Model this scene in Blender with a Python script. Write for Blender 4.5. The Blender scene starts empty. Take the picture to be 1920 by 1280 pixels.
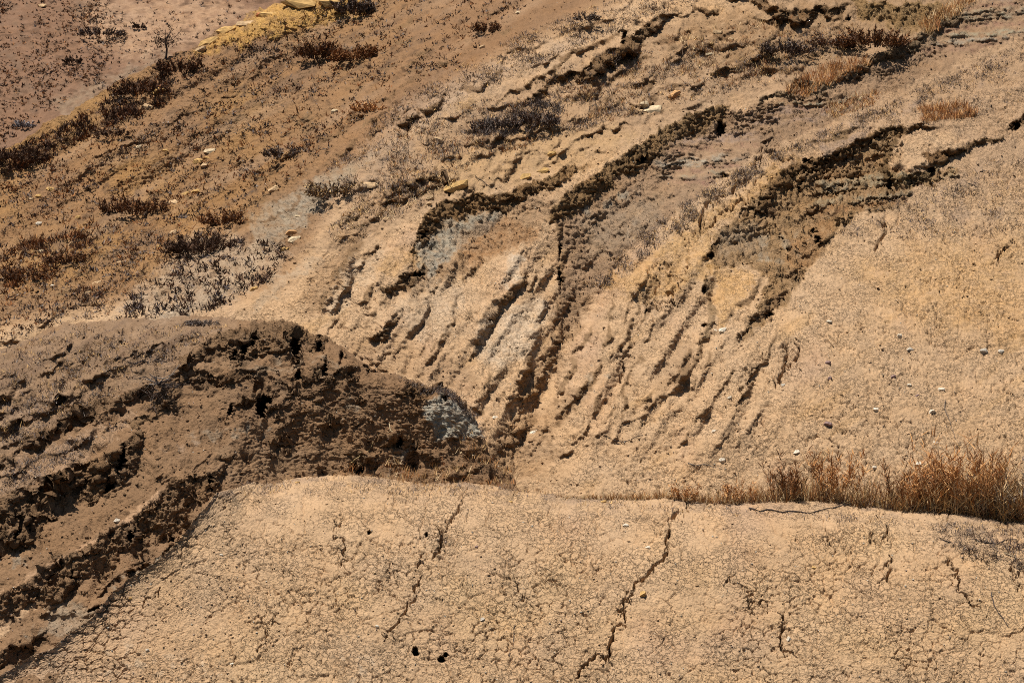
import bpy, math, random
import numpy as np
from mathutils import Vector

scene = bpy.context.scene
C = scene.collection
# ------------------------------------------------------------------ camera, sky, sun, exposure
FPX = 3733.0                                   # focal length in photo pixels (1920 wide)
cam_d = bpy.data.cameras.new('camera'); cam = bpy.data.objects.new('camera', cam_d); C.objects.link(cam)
cam_d.sensor_width = 36.0; cam_d.lens = 36.0*FPX/1920.0
cam_d.clip_start = 0.1; cam_d.clip_end = 2000.0
cam.location = (0, 0, 0); cam.rotation_euler = (math.radians(90), 0, 0)
scene.camera = cam
SUN = Vector((-0.27, -0.08, 0.95)).normalized()  # towards the sun
w = bpy.data.worlds.new('World'); scene.world = w; w.use_nodes = True
nt = w.node_tree; nt.nodes.clear()
sky = nt.nodes.new('ShaderNodeTexSky'); sky.sky_type = 'NISHITA'; sky.sun_disc = False
sky.sun_elevation = math.asin(SUN.z); sky.sun_rotation = math.atan2(SUN.x, SUN.y)
bg = nt.nodes.new('ShaderNodeBackground'); bg.inputs['Strength'].default_value = 0.05
wo = nt.nodes.new('ShaderNodeOutputWorld')
nt.links.new(sky.outputs[0], bg.inputs[0]); nt.links.new(bg.outputs[0], wo.inputs[0])
sl = bpy.data.lights.new('sun', 'SUN'); sl.energy = 5.0; sl.angle = math.radians(0.53); sl.color = (1.0, 0.95, 0.87)
so = bpy.data.objects.new('sun', sl); C.objects.link(so); so.rotation_euler = SUN.to_track_quat('Z', 'Y').to_euler()
so.location = SUN*60
scene.view_settings.view_transform = 'Standard'; scene.view_settings.look = 'None'
scene.view_settings.exposure = 0.45; scene.view_settings.gamma = 1.0; scene.view_settings.use_curve_mapping = False
scene.cycles.use_denoising = False; scene.cycles.filter_width = 1.0; scene.cycles.max_bounces = 6; scene.cycles.diffuse_bounces = 2

# ------------------------------------------------------------------ noise
RS = np.random.RandomState(7)
_A = RS.rand(512, 512)*2*np.pi
GX, GY = np.cos(_A).astype(np.float32), np.sin(_A).astype(np.float32)
JX, JY, JV = [RS.rand(512, 512).astype(np.float32) for _ in range(3)]
T3 = (RS.rand(64, 64, 64)*2-1).astype(np.float32)
def fade(t): return t*t*(3-2*t)
def n2(x, y, seed=0):
    x = x+seed*37.17; y = y+seed*91.73
    ix = np.floor(x).astype(np.int32); iy = np.floor(y).astype(np.int32)
    fx = (x-ix).astype(np.float32); fy = (y-iy).astype(np.float32)
    def g(dx, dy):
        a, b = (iy+dy) & 511, (ix+dx) & 511
        return GX[a, b]*(fx-dx)+GY[a, b]*(fy-dy)
    u, v = fade(fx), fade(fy)
    a = g(0, 0); a = a+(g(1, 0)-a)*u
    b = g(0, 1); b = b+(g(1, 1)-b)*u
    return (a+(b-a)*v)*1.5
def fbm(x, y, o=4, seed=0, gain=.5):
    r = 0; a = 1; s = 0
    for k in range(o):
        r = r+a*n2(x*2**k, y*2**k, seed+k*5); s += a; a *= gain
    return r/s
def n3(x, y, z, seed=0):
    x = x+seed*17.3; y = y+seed*5.7; z = z+seed*11.9
    ix = np.floor(x).astype(np.int32); iy = np.floor(y).astype(np.int32); iz = np.floor(z).astype(np.int32)
    fx, fy, fz = fade((x-ix).astype(np.float32)), fade((y-iy).astype(np.float32)), fade((z-iz).astype(np.float32))
    def g(i, j, k): return T3[(iz+k) & 63, (iy+j) & 63, (ix+i) & 63]
    def lx(j, k):
        a = g(0, j, k); return a+(g(1, j, k)-a)*fx
    a = lx(0, 0); a = a+(lx(1, 0)-a)*fy
    b = lx(0, 1); b = b+(lx(1, 1)-b)*fy
    return a+(b-a)*fz
def voro(x, y, seed=0):
    """F2-F1 edge distance and a random value per cell"""
    x = x+seed*13.7; y = y+seed*7.9
    ix = np.floor(x).astype(np.int32); iy = np.floor(y).astype(np.int32)
    f1 = np.full(x.shape, 9., np.float32); f2 = f1.copy(); cv = np.zeros(x.shape, np.float32)
    for dy in (-1, 0, 1):
        for dx in (-1, 0, 1):
            a, b = (iy+dy) & 511, (ix+dx) & 511
            d = np.sqrt((ix+dx+JX[a, b]-x)**2+(iy+dy+JY[a, b]-y)**2).astype(np.float32)
            c = d < f1
            f2 = np.where(c, f1, np.minimum(f2, d)); cv = np.where(c, JV[a, b], cv); f1 = np.where(c, d, f1)
    return f2-f1, cv, f1
def sst(a, b, x):
    t = np.clip((x-a)/(b-a), 0, 1); return t*t*(3-2*t)
def mix(a, b, t): return a+(b-a)*t

# ------------------------------------------------------------------ traced lines and regions -> distance fields on a 3 px lattice
LU0, LV0, LS = -440, -140, 3
LW, LH = 928, 500
LGU, LGV = np.meshgrid(LU0+LS*np.arange(LW), LV0+LS*np.arange(LH))
LGU = LGU.astype(np.float32); LGV = LGV.astype(np.float32)
def samp(F, U, V):
    x = np.clip((U-LU0)/LS, 0, LW-1.001); y = np.clip((V-LV0)/LS, 0, LH-1.001)
    ix = x.astype(np.int32); iy = y.astype(np.int32); fx = x-ix; fy = y-iy
    a = F[iy, ix]*(1-fx)+F[iy, ix+1]*fx; b = F[iy+1, ix]*(1-fx)+F[iy+1, ix+1]*fx
    return a*(1-fy)+b*fy
def roughen(pts, amp=.13, seg=7, rs=None):
    rs = rs or RS
    P = [np.array(p, float) for p in pts]
    while True:
        out = [P[0]]; did = False
        for a, b in zip(P[:-1], P[1:]):
            L = math.hypot(*(b-a)[:2])
            if L > seg:
                d = (b-a)[:2]/L; m = (a+b)/2; m[:2] += np.array([-d[1], d[0]])*rs.normal()*amp*L
                out.append(m); did = True
            out.append(b)
        P = out
        if not did: return np.array(P)
def linefield(P, pad, dirn):
    """signed distance (positive on the dirn side), width"""
    S = np.full((LH, LW), 1e3, np.float32); Wd = np.zeros((LH, LW), np.float32)
    x0 = int(max(0, (P[:, 0].min()-pad-LU0)//LS)); x1 = int(min(LW, (P[:, 0].max()+pad-LU0)//LS+2))
    y0 = int(max(0, (P[:, 1].min()-pad-LV0)//LS)); y1 = int(min(LH, (P[:, 1].max()+pad-LV0)//LS+2))
    if x1 <= x0 or y1 <= y0: return S, Wd
    u = LGU[y0:y1, x0:x1]; v = LGV[y0:y1, x0:x1]
    best = np.full(u.shape, 1e9, np.float32); sg = np.zeros(u.shape, np.float32); ww = np.zeros(u.shape, np.float32)
    dd = np.diff(P[:, :2], axis=0); tot = dd.sum(0) if len(P) < 400 else dd.sum(0)
    side = 1.0 if (-tot[1]*dirn[0]+tot[0]*dirn[1]) >= 0 else -1.0
    for a, b in zip(P[:-1], P[1:]):
        d = b[:2]-a[:2]; L2 = d@d+1e-9
        t = np.clip(((u-a[0])*d[0]+(v-a[1])*d[1])/L2, 0, 1)
        ex = u-a[0]-t*d[0]; ey = v-a[1]-t*d[1]; q = ex*ex+ey*ey
        pr = (-ex*d[1]+ey*d[0])*(side/math.sqrt(L2))
        c = (q < best-1e-2) | ((q < best+1e-2) & (np.abs(pr) > np.abs(sg)))
        best = np.where(c, q, best); sg = np.where(c, pr, sg)
        ww = np.where(c, a[2]+(b[2]-a[2])*t, ww)
    sg = np.where(sg >= 0, 1, -1)
    for _ in range(4):                                 # soften the width where the nearest stretch of line changes
        q = np.pad(ww, 1, mode='edge'); ww = (q[:-2, 1:-1]+q[2:, 1:-1]+q[1:-1, :-2]+q[1:-1, 2:]+2*q[1:-1, 1:-1])/6
    S[y0:y1, x0:x1] = np.sqrt(best)*sg; Wd[y0:y1, x0:x1] = ww
    return S, Wd
def polyfield(poly, pad=60):
    """signed distance to a polygon, positive inside"""
    P = np.array(list(poly)+[poly[0]], float)
    P3 = np.c_[P, np.ones(len(P))]
    S, _ = linefield(P3, pad, (0, 1))
    inside = np.zeros((LH, LW), bool)
    y0 = int(max(0, (P[:, 1].min()-LV0)//LS)); y1 = int(min(LH, (P[:, 1].max()-LV0)//LS+2))
    x1 = int(np.clip((P[:, 0].max()-LU0)//LS+2, 0, LW)); gu, gv = LGU[y0:y1, :x1], LGV[y0:y1, :x1]
    for a, b in zip(P[:-1], P[1:]):
        if a[1] == b[1]: continue
        inside[y0:y1, :x1] ^= ((a[1] > gv) != (b[1] > gv)) & (gu < (b[0]-a[0])*(gv-a[1])/(b[1]-a[1])+a[0])
    return np.where(inside, np.minimum(np.abs(S), 1e3), -np.abs(S))

# ------------------------------------------------------------------ soil material
def new_mat(name):
    m = bpy.data.materials.new(name); m.use_nodes = True
    n = m.node_tree; b = n.nodes['Principled BSDF']
    b.inputs['Roughness'].default_value = .95; b.inputs['Specular IOR Level'].default_value = .12
    return m, n, b
def soil_material():
    m, n, b = new_mat('clay_soil')
    N = n.nodes.new; L = n.links.new
    at = N('ShaderNodeAttribute'); at.attribute_name = 'soil'
    rg = N('ShaderNodeAttribute'); rg.attribute_name = 'rough'
    tc = N('ShaderNodeTexCoord')
    no = N('ShaderNodeTexNoise'); no.inputs['Scale'].default_value = 38; no.inputs['Detail'].default_value = 4; no.inputs['Roughness'].default_value = .7
    L(tc.outputs['Object'], no.inputs['Vector'])
    mr = N('ShaderNodeMapRange'); mr.inputs[1].default_value = .25; mr.inputs[2].default_value = .75; mr.inputs[3].default_value = .76; mr.inputs[4].default_value = 1.2
    L(no.outputs[0], mr.inputs[0])
    mx = N('ShaderNodeVectorMath'); mx.operation = 'SCALE'; L(at.outputs['Color'], mx.inputs[0]); L(mr.outputs[0], mx.inputs[3])
    L(mx.outputs[0], b.inputs['Base Color'])
    n2_ = N('ShaderNodeTexNoise'); n2_.inputs['Scale'].default_value = 75; n2_.inputs['Detail'].default_value = 4; n2_.inputs['Roughness'].default_value = .65
    L(tc.outputs['Object'], n2_.inputs['Vector'])
    vo = N('ShaderNodeTexVoronoi'); vo.feature = 'F1'; vo.inputs['Scale'].default_value = 42; L(tc.outputs['Object'], vo.inputs['Vector'])
    ad = N('ShaderNodeMath'); ad.operation = 'MULTIPLY_ADD'; L(vo.outputs['Distance'], ad.inputs[0]); ad.inputs[1].default_value = -.5; L(n2_.outputs[0], ad.inputs[2])
    st = N('ShaderNodeMath'); st.operation = 'MULTIPLY_ADD'; L(rg.outputs['Fac'], st.inputs[0]); st.inputs[1].default_value = .45; st.inputs[2].default_value = .36
    bu = N('ShaderNodeBump'); bu.inputs['Distance'].default_value = .035; L(st.outputs[0], bu.inputs['Strength']); L(ad.outputs[0], bu.inputs['Height'])
    # fine drying cracks: relief only, at two sizes, fading in and out
    ck = N('ShaderNodeAttribute'); ck.attribute_name = 'crk'
    wn = N('ShaderNodeTexNoise'); wn.inputs['Scale'].default_value = 17; wn.inputs['Detail'].default_value = 3; L(tc.outputs['Object'], wn.inputs['Vector'])
    wm = N('ShaderNodeVectorMath'); wm.operation = 'MULTIPLY_ADD'; L(wn.outputs['Color'], wm.inputs[0]); wm.inputs[1].default_value = (.15, .15, .15); L(tc.outputs['Object'], wm.inputs[2])
    hs = None
    for sc, wd in ((15.0, .085),):
        v = N('ShaderNodeTexVoronoi'); v.feature = 'DISTANCE_TO_EDGE'; v.inputs['Scale'].default_value = sc; L(wm.outputs[0], v.inputs['Vector'])
        s_ = N('ShaderNodeMapRange'); s_.interpolation_type = 'SMOOTHSTEP'; s_.inputs[1].default_value = .0; s_.inputs[2].default_value = wd; s_.inputs[3].default_value = -1.; s_.inputs[4].default_value = 0.
        L(v.outputs['Distance'], s_.inputs[0])
        fn = N('ShaderNodeTexNoise'); fn.inputs['Scale'].default_value = 2.2*sc/13.5; fn.inputs['Detail'].default_value = 3; L(tc.outputs['Object'], fn.inputs['Vector'])
        fm = N('ShaderNodeMapRange'); fm.inputs[1].default_value = .38; fm.inputs[2].default_value = .68; fm.inputs[3].default_value = .08; fm.inputs[4].default_value = 1.; L(fn.outputs[0], fm.inputs[0])
        mu = N('ShaderNodeMath'); mu.operation = 'MULTIPLY'; L(s_.outputs[0], mu.inputs[0]); L(fm.outputs[0], mu.inputs[1])
        if hs is None: hs = mu
        else:
            a2 = N('ShaderNodeMath'); a2.operation = 'MULTIPLY_ADD'; L(mu.outputs[0], a2.inputs[0]); a2.inputs[1].default_value = .45; L(hs.outputs[0], a2.inputs[2]); hs = a2
    b2 = N('ShaderNodeBump'); b2.inputs['Distance'].default_value = .020; L(ck.outputs['Fac'], b2.inputs['Strength']); L(hs.outputs[0], b2.inputs['Height']); L(bu.outputs[0], b2.inputs['Normal'])
    L(b2.outputs[0], b.inputs['Normal'])
    return m
SOIL = soil_material()

COL = dict(tan=(.41, .266, .150), pink=(.385, .243, .145), gold=(.40, .232, .092), pale=(.45, .35, .245),
           dark=(.150, .085, .042), brown=(.235, .140, .072), rust=(.27, .13, .05), grey=(.275, .245, .188), green=(.255, .238, .165),
           red=(.22, .115, .08), purple=(.25, .175, .135), gravel=(.27, .20, .132), thatch=(.24, .165, .115), litter=(.16, .10, .062), far=(.20, .112, .066))
COL = {k: np.array(v, np.float32) for k, v in COL.items()}
def px(u, v, D): return (u-960.)/FPX*D, D, -(v-640.)/FPX*D

QS = 1.06
class Sheet:
    """one piece of ground: depth map over traced outline, then relief along the true surface normal"""
    def __init__(s, name, cols, top, bot, nrows):
        s.name = name
        cols = np.asarray(cols, np.float32)
        vt = np.interp(cols, top[:, 0], top[:, 1]); vb = np.interp(cols, bot[:, 0], bot[:, 1])
        s.vt, s.vb, s.cols, s.nr = vt, vb, cols, nrows
        t = np.linspace(0, 1, nrows, dtype=np.float32)[:, None]
        s.U = np.repeat(cols[None, :], nrows, 0); s.V = (vt[None]+(vb-vt)[None]*t).astype(np.float32)
        s.rough = np.zeros_like(s.U); s.crackmask = np.ones_like(s.U)
    def base(s, D, colour):
        s.D = D.astype(np.float32); s.D0 = s.D.copy()
        s.c = np.empty(s.U.shape+(3,), np.float32); s.c[:] = COL[colour]
        s.X0, s.Y0, s.Z0 = px(s.U, s.V, s.D)
        s.in_ = np.zeros_like(s.U)                 # relief along the normal (m)
    def paint(s, m, colour, k=1.0):
        col = COL[colour] if isinstance(colour, str) else np.array(colour, np.float32)
        s.c += (col-s.c)*(np.clip(m*k, 0, 1)[..., None])
    def box(s, u0, u1, v0, v1):
        c0, c1 = np.searchsorted(s.cols, [u0, u1]); c0 = max(c0-1, 0); c1 = min(c1+1, len(s.cols))
        V = s.V[:, c0:c1]
        if V.size == 0: return None
        ok = np.nonzero(((V > v0) & (V < v1)).any(1))[0]
        if len(ok) == 0: return None
        return slice(ok[0], ok[-1]+1), slice(c0, c1)
    def pbox(s, P, pad): return s.box(P[:, 0].min()-pad, P[:, 0].max()+pad, P[:, 1].min()-pad, P[:, 1].max()+pad)
    def nz(s, key, f):
        s.cache = getattr(s, 'cache', {})
        if key not in s.cache: s.cache[key] = f()
        return s.cache[key]
    def spaint(s, sl, m, colour, k):
        col = COL[colour] if isinstance(colour, str) else np.array(colour, np.float32)
        c = s.c[sl]; c += (col-c)*(np.clip(m*k, 0, 1)[..., None])
    def scarp(s, pts, q=1.45, lip=.65, R=2.2, dirn=(.35, 1), colour='dark', k=.9, rough=1., amp=.12, jag=1., wf=.34):
        P = roughen(pts, amp); wmax = P[:, 2].max(); pad = wmax*R*2.6+14
        sl = s.pbox(P, pad)
        if sl is None: return
        S, Wd = linefield(P, pad+8, dirn)
        u, v = s.U[sl], s.V[sl]
        d = samp(S, u, v); ww = samp(Wd, u, v); wa = 1.2-.85*sst(8, 30, ww); ww = ww*np.clip(1-.2*wa+wa*s.nz('wv', lambda: n2(s.U/42, s.V/42, 6)+.6*n2(s.U/15, s.V/15, 7))[sl], .1, 2.0)
        off = (np.abs(d) > 900) | (ww < .3) | (u < P[:, 0].min()-pad) | (u > P[:, 0].max()+pad) | (v < P[:, 1].min()-pad) | (v > P[:, 1].max()+pad); ww = np.maximum(ww, .3)
        j = s.nz('jag', lambda: .22*n2(s.U/16, s.V/16, 3)+.16*n2(s.U/6, s.V/6, 4)+.10*n2(s.U/2.6, s.V/2.6, 5))[sl]
        d = d+jag*np.minimum(ww+2, 7+.12*ww)*j
        A = QS*q*np.where(ww > 9, 1-wf*sst(9, 30, ww), 1)*np.clip(.98+.55*s.nz('qv', lambda: n2(s.U/60, s.V/60, 16)+.5*n2(s.U/22, s.V/22, 17))[sl], .5, 1.3)*ww*s.D0[sl]/FPX; far_ = np.exp(-pad/(R*wmax+.1))
        pr = np.where(d < 0, -lip*A*np.clip(np.exp(np.minimum(d, 0)/(R*ww))-far_, 0, 1), np.where(d < ww, -lip*A+A*d/ww, (1-lip)*A*np.clip(np.exp(-np.maximum(d-ww, 0)/(R*ww))-far_, 0, 1)))
        pr[off] = 0
        s.D[sl] += pr
        n9 = s.nz('n9', lambda: n2(s.U/9, s.V/9, 9))[sl]
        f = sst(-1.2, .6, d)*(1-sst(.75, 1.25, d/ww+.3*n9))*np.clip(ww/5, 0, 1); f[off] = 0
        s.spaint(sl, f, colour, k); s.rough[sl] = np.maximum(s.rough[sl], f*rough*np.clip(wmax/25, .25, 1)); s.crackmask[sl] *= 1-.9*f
    def crack(s, pts, depth=.07, amp=.18, w=1., branch=True):
        pts = [(a_, b_, c_*1.0) for a_, b_, c_ in pts]
        P = roughen(pts, amp, 4.5); sl = s.pbox(P, 14)
        if sl is None: return
        if branch:
            for i in range(2, len(P)-2):
                if RS.rand() < .16:
                    t = P[i+1, :2]-P[i-1, :2]; t /= np.linalg.norm(t)+1e-6; a_ = math.radians(RS.uniform(35, 95))*RS.choice([-1, 1]); L_ = RS.uniform(7, 24)
                    d_ = np.array([t[0]*math.cos(a_)-t[1]*math.sin(a_), t[0]*math.sin(a_)+t[1]*math.cos(a_)])*L_
                    s.crack([(*P[i, :2], 2.2), (*(P[i, :2]+d_*.5), 1.8), (*(P[i, :2]+d_), .6)], depth*.5, .2, w, False)
        S, Wd = linefield(P, 18, (.3, 1)); u, v = s.U[sl], s.V[sl]
        d = np.abs(samp(S, u, v)); ww = samp(Wd, u, v)*w*np.clip(.95+1.5*s.nz('ck', lambda: n2(s.U/10, s.V/10, 12)+.6*n2(s.U/4, s.V/4, 14))[sl], .12, 2.2)
        m = 1-sst(.15, .55, d/np.maximum(ww, .05)); m[d > 15] = 0
        s.in_[sl] = np.minimum(s.in_[sl], -m*depth)
    def hole(s, u, v, ru, rv, depth, rot=0.):
        r0 = 3*max(ru, rv); sl = s.box(u-r0, u+r0, v-r0, v+r0)
        if sl is None: return
        c, n = math.cos(math.radians(rot)), math.sin(math.radians(rot))
        du, dv = s.U[sl]-u, s.V[sl]-v
        a = (du*c+dv*n)/ru; b = (-du*n+dv*c)/rv
        r = np.sqrt(a**2+b**2)*(1.1+s.nz('hl', lambda: .4*n2(s.U/9, s.V/9, 21)+.2*n2(s.U/4, s.V/4, 22))[sl])
        s.D[sl] += depth*(1-sst(.35, 1.1, r))
    def region(s, poly, colour, k=1., rough=None, soft=10, depth=0., cracks=1., nz=14, speck=0., set_=False, patchy=.6, ramp=0):
        P = np.array(poly, float); pad = soft*3+nz*2+10
        full = np.zeros_like(s.U); sl = s.pbox(P, pad)
        if sl is None: return full
        F = polyfield(poly, pad+10); u, v = s.U[sl], s.V[sl]
        d = samp(F, u, v)
        d = d+nz*s.nz('rg', lambda: n2(s.U/30, s.V/30, 31)+.6*n2(s.U/11, s.V/11, 32)+.4*n2(s.U/5, s.V/5, 33))[sl]
        m = sst(-soft*.5, soft*.5, d)
        pm = m
        if speck: pm = m*sst(.0, .35, fbm(u/speck, v/speck, 3, 44))
        if patchy: pm = pm*np.clip(1-patchy*.35+patchy*1.9*s.nz('pt', lambda: fbm(s.U/15, s.V/9, 4, 46, .65))[sl], 0, 1)
        s.spaint(sl, pm, colour, k)
        if rough is not None: s.rough[sl] = mix(s.rough[sl], rough if set_ else np.maximum(s.rough[sl], rough), m)
        if depth: s.D[sl] += depth*sst(-soft, max(soft*2.5, ramp), d)
        s.crackmask[sl] *= 1-m*(1-cracks)
        full[sl] = m
        return full
    def relief(s, clod=.05, small=.012, big=.05, crack=.02, cell=.075, groove=0., stretch=None):
        X, Y, Z = px(s.U, s.V, s.D)
        h = Z*1.45
        s.D += (big*fbm(X*1.1, h*1.1, 4, 51)).astype(np.float32)
        X, Y, Z = px(s.U, s.V, s.D); P = np.stack([X, Y, Z], -1)
        N = s.normals(P)
        r = s.rough
        # clods: rounded lumps with creases between them, in space, so steep faces get them as well
        X, Y, Z = P[..., 0], P[..., 1], P[..., 2]
        c1 = np.abs(n3(X*12, Y*12, Z*14, 1)); c2 = np.abs(n3(X*23, Y*23, Z*26, 2)); c3 = np.abs(n3(X*43, Y*43, Z*43, 3))
        c0 = n3(X*3.6, Y*3.6, Z*3.6, 4)
        lump = (c1*.65+c2*.65+c3*.4-.5)+.3*c0
        e = s.in_ + r*(1+.45*r)*clod*1.35*lump + small*(1-r*.5)*(fbm(X*14, h*14, 4, 61, .65)+.35*n2(X*75, h*75, 66))
        if groove: e = e - r*groove*np.clip(n3(X*6.5, Y*6.5, Z*1.1, 7)+.15, 0, 1)*1.4
        # drying cracks in the smooth clay: broken polygons of uneven width
        wx = X+.03*n2(X*13, h*13, 71)+.012*n2(X*40, h*40, 73); wy = h+.03*n2(X*13, h*13, 72)+.012*n2(X*40, h*40, 74)
        e1, cv, f1 = voro(wx/cell, wy/cell, 2)
        e2, _, _ = voro(wx/(cell*3.3), wy/(cell*3.3), 5)
        br = n2(X*7, h*7, 81)+.6*n2(X*2, h*2, 82)
        g1 = (1-sst(.0, .10, e1-.03*br))*sst(-.7, .25, br)*(.3+.7*sst(-.35, .3, fbm(X*.9, h*.9, 3, 84)))
        g2 = (1-sst(.005, .042, e2))*sst(-.35, .4, n2(X*3.1, h*3.1, 83))
        cm = s.crackmask*(1-.85*np.clip(r*1.6, 0, 1))
        e = e-cm*crack*(1.25*g1+1.0*g2); s.cm = cm+cm*.30*crack*(cv-.5)-cm*.10*crack*f1*f1
        P = P+N*e[..., None]
        s.P = P.astype(np.float32); s.N = s.normals(s.P)
        # colour mottling of the earth itself
        t = 1+.10*fbm(X*.8, h*.8, 4, 91)+.09*n2(X*5, h*5, 92)+r*.16*n3(X*11, Y*11, Z*11, 5)
        s.c *= t[..., None]
        hue = (.06*fbm(X*.55, h*.55, 3, 95)+.04*n2(X*3, h*3, 96)+.05*r*n3(X*6, Y*6, Z*6, 6))[..., None]*np.array([.6, 0, -1.], np.float32)
        s.c *= 1+hue
    def normals(s, P):
        du = np.gradient(P, axis=1); dv = np.gradient(P, axis=0)
        N = np.cross(du, dv); N /= np.linalg.norm(N, axis=-1, keepdims=True)+1e-9
        f = np.sign(np.sum(N*P, -1)); N[f > 0] *= -1
        return N
    def build(s, label=None, back=(.22, -.02, -.035, 9), down=(-.5, -.6, 5)):
        rows = [s.P]; cols = [s.c]; rr = [s.rough]
        pre = []
        dy, dz1, dz2, k = back
        for i in range(k, 0, -1):
            q = s.P[0].copy(); q[:, 1] += dy*i; q[:, 2] += dz1*i+dz2*i*i; q[:, 0] *= 1+dy*i/q[:, 1]*0
            q += (np.stack([n2(q[:, 0]*3, q[:, 1]*3, 5)]*3, -1))*.03
            pre.append(q)
        post = []
        ey, ez, kk = down
        for i in range(1, kk+1):
            q = s.P[-1].copy(); q[:, 1] += ey*i; q[:, 2] += ez*i; post.append(q)
        P = np.concatenate([np.array(pre), s.P, np.array(post)], 0)
        cm_ = np.concatenate([np.repeat(s.cm[:1], len(pre), 0), s.cm, np.repeat(s.cm[-1:], len(post), 0)], 0)
        cc = np.concatenate([np.repeat(s.c[:1], len(pre), 0), s.c, np.repeat(s.c[-1:], len(post), 0)], 0)
        ro = np.concatenate([np.repeat(s.rough[:1], len(pre), 0), s.rough, np.repeat(s.rough[-1:], len(post), 0)], 0)
        nr, nc = P.shape[:2]
        idx = np.arange(nr*nc, dtype=np.int32).reshape(nr, nc)
        q = np.stack([idx[:-1, :-1], idx[1:, :-1], idx[1:, 1:], idx[:-1, 1:]], -1).reshape(-1, 4)
        o = mesh_np(s.name, P.reshape(-1, 3), q, SOIL, {'soil': cc.reshape(-1, 3), 'rough': ro.reshape(-1), 'crk': cm_.reshape(-1)})
        o['kind'] = 'structure'
        if label: o['label'] = label
        s.obj = o
        return o
    def at(s, u, v):
        """surface point and normal under a photo position"""
        c = int(np.clip(np.searchsorted(s.cols, u), 1, len(s.cols)-1))
        if abs(s.cols[c-1]-u) < abs(s.cols[c]-u): c -= 1
        r = int(np.clip(round((v-s.vt[c])/(s.vb[c]-s.vt[c])*(s.nr-1)), 0, s.nr-1))
        return s.P[r, c], s.N[r, c]
    def at_many(s, u, v):
        c = np.clip(np.searchsorted(s.cols, u), 0, len(s.cols)-1)
        r = np.clip(np.rint((v-s.vt[c])/(s.vb[c]-s.vt[c])*(s.nr-1)).astype(int), 0, s.nr-1)
        return s.P[r, c], s.N[r, c]

def mesh_np(name, verts, faces, mat, attrs=None, parent=None, smooth=True):
    me = bpy.data.meshes.new(name)
    verts = np.ascontiguousarray(verts, np.float32); faces = np.ascontiguousarray(faces, np.int32)
    k = faces.shape[1]
    me.vertices.add(len(verts)); me.vertices.foreach_set('co', verts.ravel())
    me.loops.add(faces.size); me.loops.foreach_set('vertex_index', faces.ravel())
    me.polygons.add(len(faces)); me.polygons.foreach_set('loop_start', np.arange(0, faces.size, k, dtype=np.int32))
    me.polygons.foreach_set('loop_total', np.full(len(faces), k, np.int32))
    if smooth: me.polygons.foreach_set('use_smooth', np.ones(len(faces), bool))
    me.update(calc_edges=True)
    for a, d in (attrs or {}).items():
        if d.ndim == 2:
            at = me.attributes.new(a, 'FLOAT_COLOR', 'POINT')
            at.data.foreach_set('color', np.c_[np.clip(d, 0, 1), np.ones(len(d))].astype(np.float32).ravel())
        else:
            at = me.attributes.new(a, 'FLOAT', 'POINT'); at.data.foreach_set('value', d.astype(np.float32).ravel())
    me.materials.append(mat)
    o = bpy.data.objects.new(name, me); C.objects.link(o)
    if parent is not None: o.parent = parent
    return o

def columns(a, b, step, out_l=(), out_r=()):
    return np.array(list(out_l)+list(np.arange(a, b+step*.5, step))+list(out_r), float)
arr = lambda p: np.array(p, float)
def wiggle_line(p, amp, seed):
    P = roughen([(a, b, 0) for a, b in p], amp, 10, np.random.RandomState(seed)); return P[np.argsort(P[:, 0])][:, :2]

def ledges(sheet, poly, n, ln, wd, ang, seed, **kw):
    rs = np.random.RandomState(seed); P = np.array(poly, float); lo, hi = P.min(0), P.max(0); k = 0
    while k < n:
        c = lo+(hi-lo)*rs.rand(2)
        ins = False
        for a, b in zip(P, np.roll(P, -1, 0)):
            if (a[1] > c[1]) != (b[1] > c[1]) and c[0] < (b[0]-a[0])*(c[1]-a[1])/(b[1]-a[1])+a[0]: ins = not ins
        if not ins: continue
        k += 1
        a = math.radians(ang+rs.normal()*9); L = rs.uniform(*ln); w_ = rs.uniform(*wd); d = np.array([math.cos(a), -math.sin(a)])*L/2
        bend = np.array([d[1], -d[0]])*rs.uniform(-.25, .25)
        sheet.scarp([(*(c-d), 0), (*(c-d*.3+bend), w_), (*(c+d*.4+bend*.7), w_*.8), (*(c+d), 0)], **kw)
# ------------------------------------------------------------------ far hill behind the ridge, top left
far = Sheet('far_hillside', columns(-30, 820, 3.2, (-500, -350, -220, -130, -70), (900, 1000, 1150)), arr([(-600, -60), (1200, -60)]), arr([(-600, 620), (0, 330), (320, 150), (640, 60), (1200, 60)]), 180)
far.base((0.55*52+2.0)/(0.55+(far.V-640)/FPX), 'far')
far.region([(150, 0), (420, 0), (470, 20), (380, 85), (300, 100), (230, 110), (160, 70)], 'pink', .8, soft=40)
far.region([(90, 190), (330, 90), (300, 120), (130, 215)], 'gravel', .6, soft=25)
far.region([(-60, -20), (180, -20), (120, 90), (170, 150), (40, 210), (-60, 220)], 'litter', .75, soft=40, speck=30)
far.rough += .35
far.paint(sst(.1, .5, fbm(far.U/20, far.V/8, 3, 18)+.4*fbm(far.U/120, far.V/80, 2, 13)), (.11, .062, .036), .75)
far.relief(clod=.09, small=.05, big=.25, crack=.0)
far.build(back=(.5, -.1, -.05, 4), down=(-.5, -.9, 4))

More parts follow.
